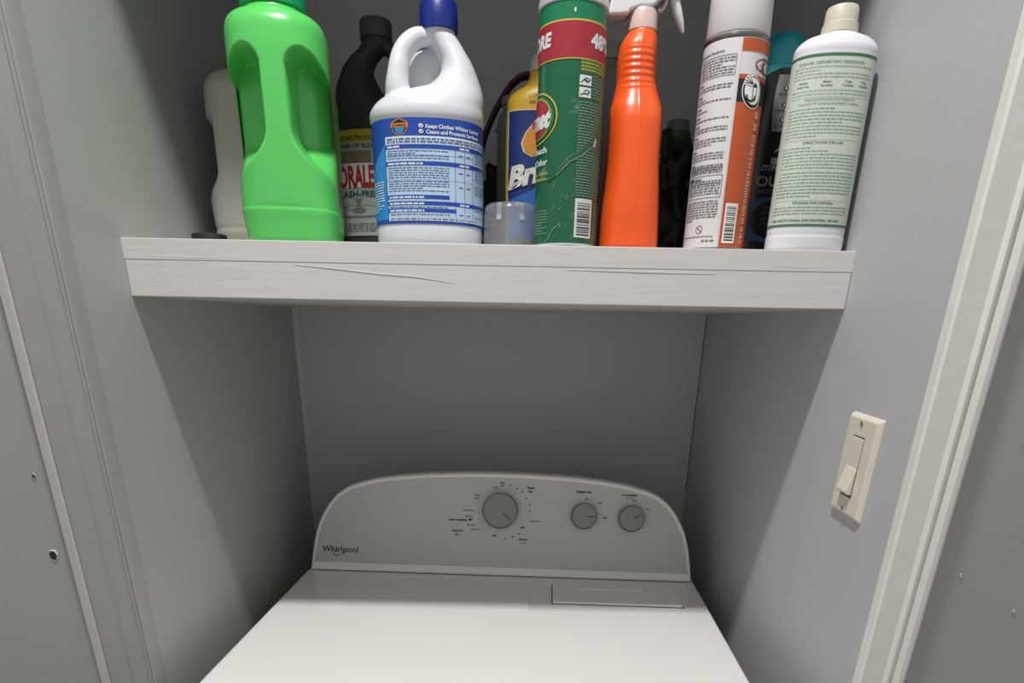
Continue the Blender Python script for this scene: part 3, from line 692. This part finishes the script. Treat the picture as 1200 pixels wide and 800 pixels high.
# ------------------------------------------------------------------ yellow cleaner bottle
def build_yellow():
    Y = mat('yellow_plastic', '#dbb233', .4, bump=.05); C = mat('cream_cap', '#cfc9b4', .45); B = mat('label_navy', '#1e3470', .4); B2 = mat('label_midblue', '#2a62ae', .4)
    Or = mat('lemon_orange', '#c98a2a', .45); W_ = mat('letter_cream', '#d8d6cc', .45); R_ = mat('ink_red', '#b8292f', .4)
    t = empty('cleaner_bottle', (.0435, -.4520, Z0), 'yellow plastic cleaner bottle with a navy label, half hidden by the green can', 'cleaner bottle')
    rows = [(0, 0, 0, .044, .024, 3), (.005, 0, 0, .0475, .0275, 3), (.12, 0, 0, .0485, .028, 3), (.165, 0, 0, .0475, .0275, 2.9), (.173, 0, 0, .0445, .0262, 2.7), (.179, 0, 0, .0375, .024, 2.4), (.184, 0, 0, .0285, .021, 2.2), (.190, 0, 0, .0225, .0185, 2), (.198, 0, 0, .0200, .0180, 2), (.203, 0, 0, .018, .0175, 2)]
    s = Surf(rows); k = MB(); s.skin(k, Y, 240, 100); k.build('bottle_body', t, angle=70)
    k = MB(); k.lathe([(.0195, .1985), (.0205, .1990), (.0202, .2105), (.0170, .2150), (.0125, .2160), (.0115, .2260), (.0125, .2275), (.0120, .2330), (.001, .2340)], C, 48); k.build('cap', t)
    k = MB(); U = s.u; f = s.uz
    a, b = -.0370, .0385
    rect(k, f, a-.001, b+.001, .0165, .1560, W_, .0008); rect(k, f, a+.0005, b-.0005, .0175, .1550, B, .0011, nx=60, nz=2)
    rect(k, f, a+.0005, b-.0005, .0175, .050, B2, .0019, nx=60)
    k.grid(lambda s_, q: f(a+.0005+(b-a-.001)*s_, .050+q*(.010+.036*s_), .0022), 48, 2, B2)
    lem = [(-.004, .150), (-.011, .143), (-.019, .132), (-.0225, .122), (-.0205, .113), (-.013, .108), (-.004, .110), (.006, .118), (.010, .130), (.008, .142), (.002, .149)]
    blob(k, f, -.006, .128, 0, 0, W_, .0014, pts=[(-.006+(x+.006)*1.07, .128+(z-.128)*1.05) for x, z in lem]); blob(k, f, -.006, .128, 0, 0, Or, .0017, pts=lem)
    put_text(k, f, 'P', -.0135, -.0085, .136, .143, R_, .0020, .03)
    put_text(k, f, 'Bri', -.0360, -.0065, .0730, .0985, B, .0019, .09, rise=.008, shear=.15)
    put_text(k, f, 'Bri', -.0350, -.0070, .0738, .0980, W_, .0022, .055, rise=.008, shear=.15)
    put_text(k, f, '11780', -.0175, -.0040, .1680, .1712, B, .0008); put_text(k, f, '08 53', -.0170, -.0040, .1620, .1652, B, .0008)
    blob(k, f, -.008, .036, .012, .009, Or, .0017)
    k.build('label', t, normals=False)
build_yellow()

# ------------------------------------------------------------------ green cleanser can
def build_can():
    r = .0358; X, Y = .0672, -.5555
    G = mat('can_green', '#0f5f3e', .32, wear='#7fa08c', wthr=.575, wscale=26, vary=.15, vscale=40, coat=.2)
    G2 = mat('can_green_bright', '#177a52', .35, wear='#9bb5a5', wthr=.66, wscale=40); R_ = mat('can_red', '#a12a36', .4, bump=.1, bscale=400, vary=.15, vscale=150)
    Ye = mat('can_yellow', '#c6b548', .45); Gt = mat('can_print_pale', '#6f8f7d', .55); Ol = mat('can_olive', '#4c6b34', .5); Sv = mat('can_rim', '#d4d7d8', .35, metal=.3); W_ = mat('can_white', '#d8dcdc', .45)
    Cr = mat('can_cream', '#cdbf9a', .6); DG = mat('can_dark', '#0b3b28', .4)
    t = empty('cleanser_can', (X, Y, Z0), 'tall green cardboard cleanser can with a red band round its top', 'can')
    rows = [(0.0, 0, 0, r, r, 2), (.228, 0, 0, r, r, 2)]
    s = Surf(rows); k = MB(); s.skin(k, G, 96, 20); k.build('can_body', t, angle=50)
    k = MB(); k.lathe([(r+.0002, .2205), (r+.0014, .2215), (r+.0016, .2275), (r+.0006, .2300), (r-.0014, .2305), (r-.003, .2265), (.001, .2262)], Sv, 96); k.build('top_rim', t)
    k = MB(); k.lathe([(r-.001, 0.0001), (r+.0005, .0004), (r+.0006, .0022), (r, .0026)], Sv, 96); k.build('bottom_rim', t)
    k = MB(); U = s.u; f = s.uz
    rect(k, f, U(-178), U(178), .2045, .2200, G2, .0003, nx=90)
    rect(k, f, U(-178), U(178), .1720, .2050, Ye, .0005, nx=90); rect(k, f, U(-178), U(178), .1733, .2035, R_, .0007, nx=90)
    put_text(k, f, 'MORE', U(-112), U(-42), .1848, .1968, W_, .0010, .05, shear=.12, slices=20)
    put_text(k, f, '48%', U(28), U(78), .1835, .1958, W_, .0010, .05, slices=16)
    rect(k, f, U(12), U(95), .0485, .1610, mat('can_panel', '#20563c', .5), .0004, nx=30)
    rect(k, f, U(12), U(95), .1612, .1718, Ol, .0005, nx=30)
    micro(k, f, U(13), U(95), .1613, .1715, .0028, Ye, .0007, 3, fill=.35, lo=.001, hi=.004)
    micro(k, f, U(36), U(95), .1385, .1610, .0026, Gt, .0007, 4, fill=.42)
    micro(k, f, U(12), U(95), .0490, .1375, .0026, Gt, .0007, 5, fill=.45, para=.06)
    for z in (.1500, .1395): rect(k, f, U(11), U(33), z, z+.0088, W_, .0008)
    for z, p in ((.1500, 1), (.1395, -1)):
        strip(k, f, [(U(13), z+.002), (U(20), z+.0045+.001*p), (U(27), z+.003), (U(31), z+.006)], .0009, DG, .0010); ringd(k, f, U(24), z+.0048, .003, .002, .0007, DG, .0010, n=16)
    barcode(k, f, U(13), U(50), .0085, .0470, P_blk, W_, .0008, 9)
    micro(k, f, U(56), U(90), .008, .046, .0026, Gt, .0007, 15)
    c, cz = U(-72), .1237
    for rx, rz, m_, o_ in ((.0300, .0238, Ye, .0006), (.0282, .0222, DG, .0008), (.0262, .0204, G2, .0009), (.0228, .0188, Ye, .0011), (.0216, .0177, R_, .0013)):
        blob(k, f, c, cz, rx, rz, m_, o_, n=48)
    put_text(k, f, 'Comet', U(-128), U(-39), .1150, .1320, W_, .0016, .06, shear=.25, slices=24)
    strip(k, f, [(U(-66), .1075), (U(-52), .1110), (U(-42), .1200), (U(-38), .128)], .0020, R_, .0014)
    put_text(k, f, 'with Bleach', U(-118), U(-43.5), .0912, .0970, W_, .0008, .03, slices=20)
    put_text(k, f, '& Odor', U(-92), U(-41), .0798, .0858, W_, .0008, .03, slices=16)
    put_text(k, f, 'Removes Stains', U(-105), U(-40), .0705, .0738, Ye, .0008, .01, slices=16); put_text(k, f, 'and Mildew', U(-92), U(-40), .0650, .0683, Ye, .0008, .01, slices=12)
    micro(k, f, U(-90), U(-37), .010, .0375, .0028, Gt, .0007, 22)
    # creases and a torn patch in the paper wrap
    P1 = [(U(-40), .0655), (U(-22), .071), (U(0), .0835), (U(20), .0895), (U(40), .0985), (U(60), .1105)]
    strip(k, f, P1, .0050, G, .0009); strip(k, f, [(a, b+.0026) for a, b in P1[1:4]], .0004, Gt, .0010); strip(k, f, [(a, b-.0026) for a, b in P1[1:5]], .0004, Cr, .0010)
    blob(k, f, U(47), .1000, 0, 0, Cr, .0011, pts=[(U(47)+a, .1+b) for a, b in ((-.002, -.003), (.002, -.0025), (.0035, .003), (.002, .006), (-.0005, .001))])
    strip(k, f, [(U(-42), .003), (U(-33), .0085), (U(-25), .0165), (U(-12), .0222)], .0009, Gt, .0008)
    R = random.Random(12)
    for i in range(16):
        a, z = R.uniform(-30, 8), R.uniform(.015, .065); strip(k, f, [(U(a), z), (U(a+R.uniform(1, 5)), z+R.uniform(.001, .006))], .0006, Gt, .0006)
    blob(k, f, U(-1), .2120, .0010, .0020, W_, .0008)
    k.build('label', t, normals=False)
build_can()

# ------------------------------------------------------------------ orange trigger sprayer
def build_sprayer():
    O = mat('orange_plastic', '#f05a1c', .33, coat=.2, sss=.0); Cl = mat('clear_collar', '#e6cdc6', .35, trans=.2); Wt = mat('sprayer_white', '#e0e1e2', .35, trans=.05); Lb = mat('sprayer_label', '#8c3a24', .45); W_ = P_wht
    t = empty('spray_bottle', (.1450, -.528, Z0), 'orange trigger spray bottle with a pale sprayer head', 'spray bottle')
    rows = [(0, 0, 0, .0335, .040, 3), (.004, 0, 0, .0358, .043, 3), (.036, -.0006, 0, .0347, .0435, 2.9), (.064, .0, 0, .0322, .042, 2.8), (.095, -.0003, 0, .0300, .040, 2.7), (.128, -.0006, 0, .0302, .038, 2.6), (.140, -.0012, 0, .0300, .035, 2.5), (.150, -.0015, 0, .0272, .031, 2.4),
            (.160, -.0022, 0, .0240, .0275, 2.3), (.170, -.003, 0, .0217, .025, 2.3), (.186, -.0035, 0, .0214, .024, 2.2), (.200, -.003, 0, .0205, .0225, 2.2), (.209, -.001, 0, .0182, .019, 2), (.215, 0, 0, .0150, .0155, 2), (.219, 0, 0, .0145, .0145, 2)]
    def mod(th, z, P):
        tt = (th+PI) % (2*PI)-PI
        d = .0010*(1-sm(.55, .95, abs(tt)))*sm(.158, .161, z)*(1-sm(.196, .198, z))*(math.cos((z-.160)/.0063*2*PI)*.5+.2)
        d += .0006*math.exp(-(tt/.03)**2)
        return (P[0], P[1]-d, z)
    s = Surf(rows, mod); k = MB(); s.skin(k, O, 200, 260); k.build('bottle_body', t, angle=80)
    k = MB(); f = s.uz; U = s.u
    rect(k, f, U(50), U(118), .030, .140, Lb, .0005, nx=20, nz=8)
    micro(k, f, U(54), U(95), .032, .078, .0026, P_blk, .0008, 4); micro(k, f, U(52), U(90), .084, .10, .0055, P_wht, .0008, 6, fill=.7, lo=.004, hi=.009); micro(k, f, U(56), U(90), .115, .136, .0050, P_wht, .0008, 7, fill=.7, lo=.003, hi=.007)
    k.build('label', t, normals=False)
    k = MB(); k.lathe([(.0155, .2150), (.0160, .2155), (.0158, .2300), (.0140, .2335), (.0100, .2350), (.0095, .245), (.001, .246)], Cl, 96, ribs=36, ribd=.0008, rz=(.217, .2305)); k.build('collar', t)
    hd = MB()
    q = [(-.0395, .2262), (-.0375, .2390), (-.0330, .2560), (-.020, .2680), (.010, .2720), (.040, .2690), (.050, .2660), (.0505, .2540), (.040, .2500), (.030, .2460), (.0205, .2440), (.0150, .2400), (.0095, .2345), (-.0050, .2340), (-.0150, .2310), (-.0180, .2275), (-.0250, .2268)]
    hd.prism(q, lambda x, z: (x, -.0125, z), lambda x, z: (x, .0125, z), Wt); ho = hd.build('sprayer_head', t, bevel=.003, seg=3)
    k = MB(); pts = [(.030, 0, .262), (.0315, 0, .250), (.0340, 0, .2420), (.0375, 0, .2330), (.0415, 0, .2240), (.0452, 0, .2158)]
    k.tube(pts, [.0055, .0055, .0052, .0048, .0038, .0016], Wt, 16, 1.5, side=(0, 1, 0)); k.build('trigger', ho)
    k = MB(); k.tube([(.0255, 0, .2500), (.0235, 0, .2400), (.0200, 0, .2345), (.0150, 0, .2340)], [.0022]*4, Cl, 10, 2.0, side=(0, 1, 0)); k.build('trigger_spring', ho)
    k = MB(); k.lathe([(.0085, -.006), (.0095, -.004), (.0095, .006), (.0070, .008)], mat('nozzle_white', '#d8d8d6', .4), 24)
    k.build('nozzle', ho, xform=Matrix.Translation((.056, 0, .2610)) @ Matrix.Rotation(PI/2, 4, 'Y'))
build_sprayer()

# ------------------------------------------------------------------ aerosol can
def build_aerosol():
    r = .0347; Wt = mat('aerosol_white', '#dad9db', .35, coat=.2); O = mat('aerosol_orange', '#bb5225', .35, vary=.06, vscale=90, coat=.2); Cp = mat('aerosol_cap', '#d6d4d3', .35)
    Sv = mat('aerosol_rim', '#7b7b7b', .3, metal=.8); Mr = mat('ink_maroon', '#7c2230', .5); Pk = mat('ink_pink', '#e3a58c', .5); Tx = mat('ink_text', '#6a6a6e', .6)
    t = empty('aerosol_can', (.248, -.5405, Z0), 'tall white and orange aerosol can with a white cap', 'aerosol can')
    rows = [(.002, 0, 0, r, r, 2), (.199, 0, 0, r, r, 2), (.2030, 0, 0, r-.0012, r-.0012, 2), (.2060, 0, 0, r-.003, r-.003, 2)]
    s = Surf(rows, zref=.1); k = MB(); s.skin(k, Wt, 96, 60); k.build('can_body', t, angle=60)
    k = MB(); k.lathe([(r-.002, 0), (r+.0004, .0004), (r+.0006, .0024), (r, .003)], Sv, 96); k.build('bottom_rim', t)
    k = MB(); k.lathe([(r, .1985), (r+.0008, .1995), (r+.0009, .2015), (r-.0004, .2030), (r-.003, .2048)], Sv, 96); k.build('top_rim', t)
    k = MB(); k.lathe([(.0332, .2052), (.0336, .2060), (.0318, .262), (.0300, .2665), (.001, .2675)], Cp, 96); k.build('cap', t)
    k = MB(); U = s.u; f = s.uz; e = U(-6)
    micro(k, f, U(-88), e-.004, .1870, .1905, .0040, P_blk, .0004, 2, fill=.3, lo=.01, hi=.01, para=1) if 0 else None
    put_text(k, f, 'Disinfectant Deodorant', U(-92), U(-34), .1868, .1896, P_blk, .0004, .01, slices=20)
    frame(k, f, U(-84), U(-12), .1660, .1842, .0005, P_blk, .0004)
    micro(k, f, U(-82), U(-14), .1668, .1836, .0026, Tx, .0004, 3, fill=.42)
    zz = .1625
    for i, n in enumerate((3, 3, 2, 2, 3, 4, 4, 4, 3)):
        rect(k, f, U(-86), U(-86)+.008, zz-.0010, zz, P_blk, .0004)
        micro(k, f, U(-86), U(-14), zz-.0028-n*.0026+.0026, zz-.0018, .0026, Tx, .0004, 30+i, fill=.42); zz -= .0026*n+.0030
    micro(k, f, U(-86), U(-14), .0775, .0870, .0026, Tx, .0004, 50)
    frame(k, f, U(-86), U(-12), .0530, .0752, .0005, P_blk, .0004); put_text(k, f, 'DISPOSAL', U(-88), U(-50), .0705, .0730, P_blk, .0004, .03, slices=10)
    micro(k, f, U(-84), U(-15), .0540, .0695, .0026, Tx, .0004, 51); micro(k, f, U(-86), U(-14), .0290, .0515, .0026, Tx, .0004, 52)
    ringd(k, f, U(-45), .0215, .0042, .0042, .0007, Mr, .0005, n=28); strip(k, f, [(U(-45)-.0026, .0240), (U(-45)+.0026, .0190)], .0007, Mr, .0006)
    micro(k, f, U(-86), U(-18), .0130, .0160, .0024, Tx, .0004, 53); put_text(k, f, 'REF. NO. 1040', U(-38), U(-15), .0085, .0108, P_blk, .0004, .03, slices=6)
    # orange side
    rect(k, f, e, U(179), .0035, .1625, O, .0004, nx=70); rect(k, f, e, U(179), .1865, .1975, O, .0004, nx=70)
    rect(k, f, e, U(179), .1625, .1665, O, .0005, nx=70)
    rect(k, f, e, U(179), .1420, .1625, P_blk, .0006, nx=70); rect(k, f, e+.0, e+.0006, .0035, .1975, Wt, .0008)
    ringd(k, f, U(52), .1757, .0175, .0068, .0016, Mr, .0008, n=40); put_text(k, f, 'K', U(38), U(48), .1715, .1795, Mr, .0009, .08, shear=.2)
    c, cz = U(24), .1512
    blob(k, f, c, cz, .0128, .0148, P_wht, .0008, shear=-.12); blob(k, f, c, cz, .0118, .0138, P_blk, .0010, shear=-.12); blob(k, f, c+.0002, cz+.0008, .0102, .0118, P_wht, .0012, shear=-.12)
    blob(k, f, c+.002, cz+.001, 0, 0, P_blk, .0013, pts=[(c-.0005, cz-.007), (c+.0050, cz-.007), (c+.0050, cz+.005), (c+.0034, cz+.0078), (c+.001, cz+.0078), (c-.0005, cz+.005)])
    blob(k, f, c+.002, cz+.0, 0, 0, P_wht, .0014, pts=[(c+.0003, cz-.0062), (c+.0042, cz-.0062), (c+.0042, cz+.0042), (c+.0003, cz+.0042)])
    ringd(k, f, c-.002, cz-.004, .0060, .0050, .0020, P_blk, .0015, n=20, a0=PI*.9, a1=PI*2.1)
    for a in (2.35, 2.7, 3.05, 3.35):
        x2, z2 = c+.004+.0155*math.cos(a), cz+.0078+.0085*math.sin(a)+.0015
        strip(k, f, [(c-.001, cz+.0068), (x2, z2)], .0034, P_wht, .0016); strip(k, f, [(c-.001, cz+.0068), (x2, z2)], .0006, P_blk, .0018)
    barcode(k, f, U(0), U(25), .0072, .0472, P_blk, P_wht, .0008, 11)
    R = random.Random(8); z = .134
    while z > .008:
        h = R.choice([.0011, .0015, .0019]); rect(k, f, U(38)-.001, U(48), z, z+h, Pk, .0007, slant=.0008); z -= h+.0010+(0.003 if R.random() < .08 else 0)
    k.build('label', t, normals=False)
build_aerosol()

# ------------------------------------------------------------------ black fabric spray bottle with teal cap
def build_black():
    K = mat('black_plastic', '#0d0e12', .3, coat=.3); Te = mat('teal_cap', '#1396a0', .35); Sv = mat('plaque_silver', '#a2a4a6', .3, metal=.6); Gy = mat('ink_midgrey', '#8c9096', .5); Bl = mat('swoosh_blue', '#1f5578', .45); Gd = mat('ink_darkgrey', '#56616b', .5)
    t = empty('fabric_spray_bottle', (.3275, -.4580, Z0), 'black bottle with a teal domed cap behind the white green-lettered bottle', 'bottle'); t.scale = (1, 1, .955)
    rows = [(0, 0, 0, .042, .024, 2.6), (.006, 0, 0, .047, .0285, 2.6), (.06, 0, 0, .0480, .029, 2.5), (.13, 0, 0, .0450, .028, 2.4), (.165, 0, 0, .0415, .0272, 2.3), (.190, 0, 0, .0375, .026, 2.2), (.206, 0, 0, .0345, .025, 2.1), (.214, 0, 0, .0320, .024, 2.1)]
    s = Surf(rows); k = MB(); s.skin(k, K, 96, 80); k.build('bottle_body', t, angle=70)
    capr = [(.2145, 0, 0, .0322, .0242, 2.1), (.225, 0, 0, .0315, .0238, 2.1), (.236, 0, 0, .0285, .022, 2.1), (.244, 0, 0, .0235, .019, 2), (.2495, 0, 0, .016, .014, 2), (.2520, 0, 0, .007, .007, 2)]
    c = Surf(capr); k = MB(); c.skin(k, Te, 80, 50); k.build('cap', t, angle=70)
    k = MB(); f = s.uz; U = s.u; cx = .0
    # teal shoulders show either side of the black front arch
    k.grid(lambda a, b: s.pt(math.radians(-100+200*a), .214-b*(.004+.030*abs(2*a-1)**2), .0004), 60, 1, Te)
    # silver plaque, 1 SHAKE 2 SPRAY 3 ENJOY
    pl = lambda a, b: (cx+(2*a-1)*(.0100+.0026*math.sin(PI*b)), .1430+.0595*b)
    k.grid(lambda a, b: f(*pl(a, b), .0006), 8, 14, Sv)
    for i, (z, w) in enumerate(((.1885, 'SHAKE'), (.1710, 'SPRAY'), (.1550, 'ENJOY'))):
        blob(k, f, cx, z, .0026, .0026, P_blk, .0009, n=20); put_text(k, f, str(i+1), cx-.0009, cx+.0009, z-.0016, z+.0016, P_wht, .0011, .02)
        put_text(k, f, w, cx-.0078, cx+.0078, z-.0075, z-.0048, P_blk, .0009, .0)
    put_text(k, f, 'un', cx-.0065, cx+.0065, .1085, .1180, Gy, .0006, .08, shear=.1); put_text(k, f, 'STOPABLES', cx-.0160, cx+.0160, .1005, .1070, Gy, .0006, .03, shear=.15)
    strip(k, f, [(cx-.003, .1205), (cx+.002, .1260), (cx+.006, .1230)], .0018, Gy, .0006)
    put_text(k, f, 'TOUCH', -.0300, .0300, .0835, .0950, Gy, .0006, .015, slices=10); put_text(k, f, 'FABRIC SPRAY', -.0250, .0250, .0755, .0795, Gd, .0006, 0, slices=10)
    blob(k, f, -.004, .045, .0310, .0260, Bl, .0006, n=40); blob(k, f, .006, .0450, .0270, .0215, K, .0008, n=40)
    for w, z in (('BURST OF', .0570), ('FRESHNESS', .0510), ('with EVERY', .0450), ('TOUCH', .0390)):
        put_text(k, f, w, -.0125+.004, .0125+.004, z, z+.0038, Gd, .0011, .0)
    k.build('label', t, normals=False)
build_black()

# ------------------------------------------------------------------ white bottle with green print
def build_white():
    Wt = mat('white_bottle', '#e0e0e6', .35, coat=.1); Lb = mat('label_paper', '#c9d1c6', .5, vary=.04, vscale=40); Gn = mat('print_green', '#3a7255', .5); Gm = mat('print_green_mid', '#7a9c8a', .6); Gl = mat('print_green_pale', '#8fa89a', .6); C = mat('cap_ivory', '#c9c4b3', .45)
    t = empty('cleaner_bottle', (.3478, -.5645, Z0), 'white oval bottle with green small print against the right wall', 'cleaner bottle')
    rows = [(0, 0, 0, .0425, .0255, 2.2), (.003, 0, 0, .0438, .0268, 2.2), (.0140, 0, 0, .0440, .027, 2.2), (.0152, 0, 0, .0434, .0264, 2.2), (.020, 0, 0, .0436, .0266, 2.2), (.10, 0, 0, .0432, .0263, 2.2), (.185, 0, 0, .0430, .0262, 2.2), (.1860, 0, 0, .0432, .0264, 2.2),
            (.1895, 0, 0, .0428, .0262, 2.2), (.1935, 0, 0, .0405, .0248, 2.2), (.1985, 0, 0, .034, .0225, 2.1), (.2015, 0, 0, .0245, .019, 2), (.2030, 0, 0, .0185, .0175, 2)]
    s = Surf(rows, zref=.1); k = MB(); s.skin(k, Wt, 120, 160); k.build('bottle_body', t, angle=70)
    k = MB(); k.lathe([(.0180, .2030), (.0184, .2035), (.0179, .2115), (.0166, .2125), (.0161, .2240), (.0150, .2262), (.001, .2267)], C, 60); k.build('cap', t)
    k = MB(); U = s.u; f = s.uz; a, b = U(-100), U(88)
    rect(k, f, a, b, .0235, .1822, Lb, .0003, nx=70); rect(k, f, a, b, .1790, .1815, Gn, .0005, nx=70); rect(k, f, a, b, .0240, .0262, Gn, .0005, nx=70)
    x0, x1 = U(-80), U(62)
    put_text(k, f, 'CLEANER, DISINFECTANT, DEODORIZER', x0+.004, x1-.012, .1728, .1752, Gm, .0005, .03, slices=20)
    micro(k, f, x0, x1, .1600, .1725, .0030, Gl, .0005, 1, fill=.42)
    for i, (u, w, w2) in enumerate(((.14, 'Sinks', 'Shower Walls'), (.42, 'Basins', 'Porcelain'), (.68, 'Tubs', 'Toilets'), (.90, 'Tile', 'Walls'))):
        x = x0+(x1-x0)*u; put_text(k, f, w, x-.004, x+.004, .1562, .1582, Gn, .0005, .02); put_text(k, f, w2, x-.006, x+.006, .1530, .1550, Gn, .0005, .02)
    micro(k, f, x0, x1, .1440, .1520, .0030, Gl, .0005, 2, fill=.42)
    rect(k, f, x0, x1, .1436, .1439, Gm, .0005)
    put_text(k, f, 'PRECAUTIONARY STATEMENTS', x0+.016, x1-.016, .1405, .1428, Gm, .0005, .02, slices=14); put_text(k, f, 'HAZARDS TO HUMANS & DOMESTIC ANIMALS', x0+.010, x1-.010, .1370, .1392, Gm, .0005, .02, slices=14)
    micro(k, f, x0, x1, .1060, .1362, .0031, Gm, .0005, 3, fill=.40, para=.3)
    rect(k, f, x0, x1, .1056, .1059, Gm, .0005); put_text(k, f, 'DIRECTIONS FOR USE', x0+.021, x1-.021, .1020, .1045, Gn, .0005, .02, slices=12)
    micro(k, f, x0, x1, .0790, .1010, .0031, Gm, .0005, 4, fill=.40, para=.3)
    micro(k, f, x0, x1, .0505, .0780, .0032, Gm, .0005, 5, fill=.42, para=.25); rect(k, f, x0, x1, .0488, .0491, Gm, .0005)
    put_text(k, f, 'STORAGE AND DISPOSAL', x0+.020, x1-.020, .0455, .0478, Gn, .0005, .02, slices=12)
    micro(k, f, x0, x1, .0330, .0450, .0031, Gm, .0005, 6, fill=.40)
    put_text(k, f, 'FOR INSTITUTIONAL AND INDUSTRIAL USE ONLY', x0, x1-.008, .0285, .0310, Gn, .0005, .03, slices=24)
    k.build('label', t, normals=False)
build_white()

# ------------------------------------------------------------------ things in the shade behind
def lump(name, label, cat, c, r, m, seed, amp=.25, fr=22, kind=None, parent=None):
    bm = bmesh.new(); bmesh.ops.create_icosphere(bm, subdivisions=5, radius=1)
    for v in bm.verts:
        d = v.co.normalized(); p = d*2+Vector((seed, seed*.7, 0))
        w = abs(mnoise(p*1.3))*1.2+abs(mnoise(p*3.1))*.6+abs(mnoise(p*6.7))*.25
        s = 1+amp*(w-.5); q = Vector((d.x*s*r[0], d.y*s*r[1], d.z*s*r[2]))
        if q.z < -r[2]*.72: q.z = -r[2]*.72
        v.co = q+Vector((0, 0, r[2]*.72))
    me = bpy.data.meshes.new(name); bm.to_mesh(me); bm.free(); me.materials.append(m)
    me.polygons.foreach_set('use_smooth', [True]*len(me.polygons))
    o = link_mesh(name, me, parent); o.location = c
    if not parent: tag(o, label, cat)
    return o
M_bag = mat('black_film', '#111113', .5)
lump('plastic_bag', 'crumpled black plastic bag behind the orange sprayer', 'plastic bag', (.232, -.275, Z0), (.075, .09, .100), M_bag, 3.1, .35)
def small_bottle(name, label, cat, loc, r, h, body, capm, hc, rc, neck=None, neckm=None):
    t = empty(name, loc, label, cat)
    k = MB(); k.lathe([(r*.93, 0), (r, .004), (r, h*.9), (r*.93, h*.955), (r*.7, h*.985), (rc*.9, h), (rc*.9, h+.006)], body, 48); k.build('bottle_body', t)
    k = MB(); k.lathe([(rc, h+.004), (rc*1.03, h+.006), (rc*.99, h+hc), (rc*.9, h+hc+.002), (.001, h+hc+.0025)], capm, 48); k.build('cap', t)
    if neck:
        k = MB(); k.lathe([(neck, h-.004), (neck*1.04, h-.002), (neck*1.04, h+.008), (neck, h+.010)], neckm, 48); k.build('neck_band', t)
    return t
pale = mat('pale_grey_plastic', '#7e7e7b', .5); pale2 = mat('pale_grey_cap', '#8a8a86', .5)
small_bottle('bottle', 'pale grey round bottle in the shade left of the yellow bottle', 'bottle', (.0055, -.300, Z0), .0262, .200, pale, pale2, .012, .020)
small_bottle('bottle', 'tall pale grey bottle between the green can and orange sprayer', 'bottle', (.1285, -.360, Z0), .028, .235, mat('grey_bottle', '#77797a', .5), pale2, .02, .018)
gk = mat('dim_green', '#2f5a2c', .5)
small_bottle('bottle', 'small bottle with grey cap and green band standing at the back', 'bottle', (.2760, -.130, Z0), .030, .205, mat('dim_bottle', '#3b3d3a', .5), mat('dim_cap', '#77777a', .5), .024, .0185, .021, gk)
def build_strap_bag():
    Dk = mat('bag_dark', '#2b2a2c', .7, wear='#7d7d80', wthr=.60, wscale=55); Rd = mat('strap_maroon', '#4a0f18', .65)
    t = empty('tote_bag', (.0300, -.150, Z0), 'dark patterned bag with a maroon strap at the back of the shelf', 'bag')
    lump('bag_body', None, None, (0, 0, 0), (.095, .055, .110), Dk, 7.3, .35, parent=t)
    k = MB(); pts = [(-.085, -.035, .130), (-.078, -.045, .175), (-.066, -.050, .205), (-.048, -.050, .236), (-.030, -.050, .258), (-.012, -.050, .268), (.012, -.048, .270), (.035, -.045, .262), (.052, -.040, .235), (.062, -.03, .19), (.066, -.02, .13)]
    P = Prof([(i, *p) for i, p in enumerate(pts)]); k.tube([P(i/6) for i in range(61)], .0048, Rd, 10, 2.4, side=(0, 1, 0)); k.build('strap', t)
    k = MB(); pts = [(-.055, -.046, .195), (-.036, -.052, .228), (-.014, -.052, .252), (.01, -.05, .258)]
    P = Prof([(i, *p) for i, p in enumerate(pts)]); k.tube([P(i/6) for i in range(19)], .0030, mat('strap_edge', '#8a878a', .6, wear='#2b2a2c', wthr=.5, wscale=90), 8, 2.0, side=(0, 1, 0)); k.build('strap_lining', t)
build_strap_bag()
# small black lid lying by the left wall
def build_lid():
    m = mat('black_rubber', '#131314', .7)
    t = empty('lid', (-.379, -.497, Z0), 'flat black plastic lid lying at the left end of the shelf', 'lid')
    k = MB(); k.lathe([(.0195, 0), (.0210, .0008), (.0210, .0125), (.0200, .0140), (.0175, .0143), (.001, .0141)], m, 60, ribs=30, ribd=.0004, rz=(.001, .0095)); k.build('lid_body', t)
build_lid()
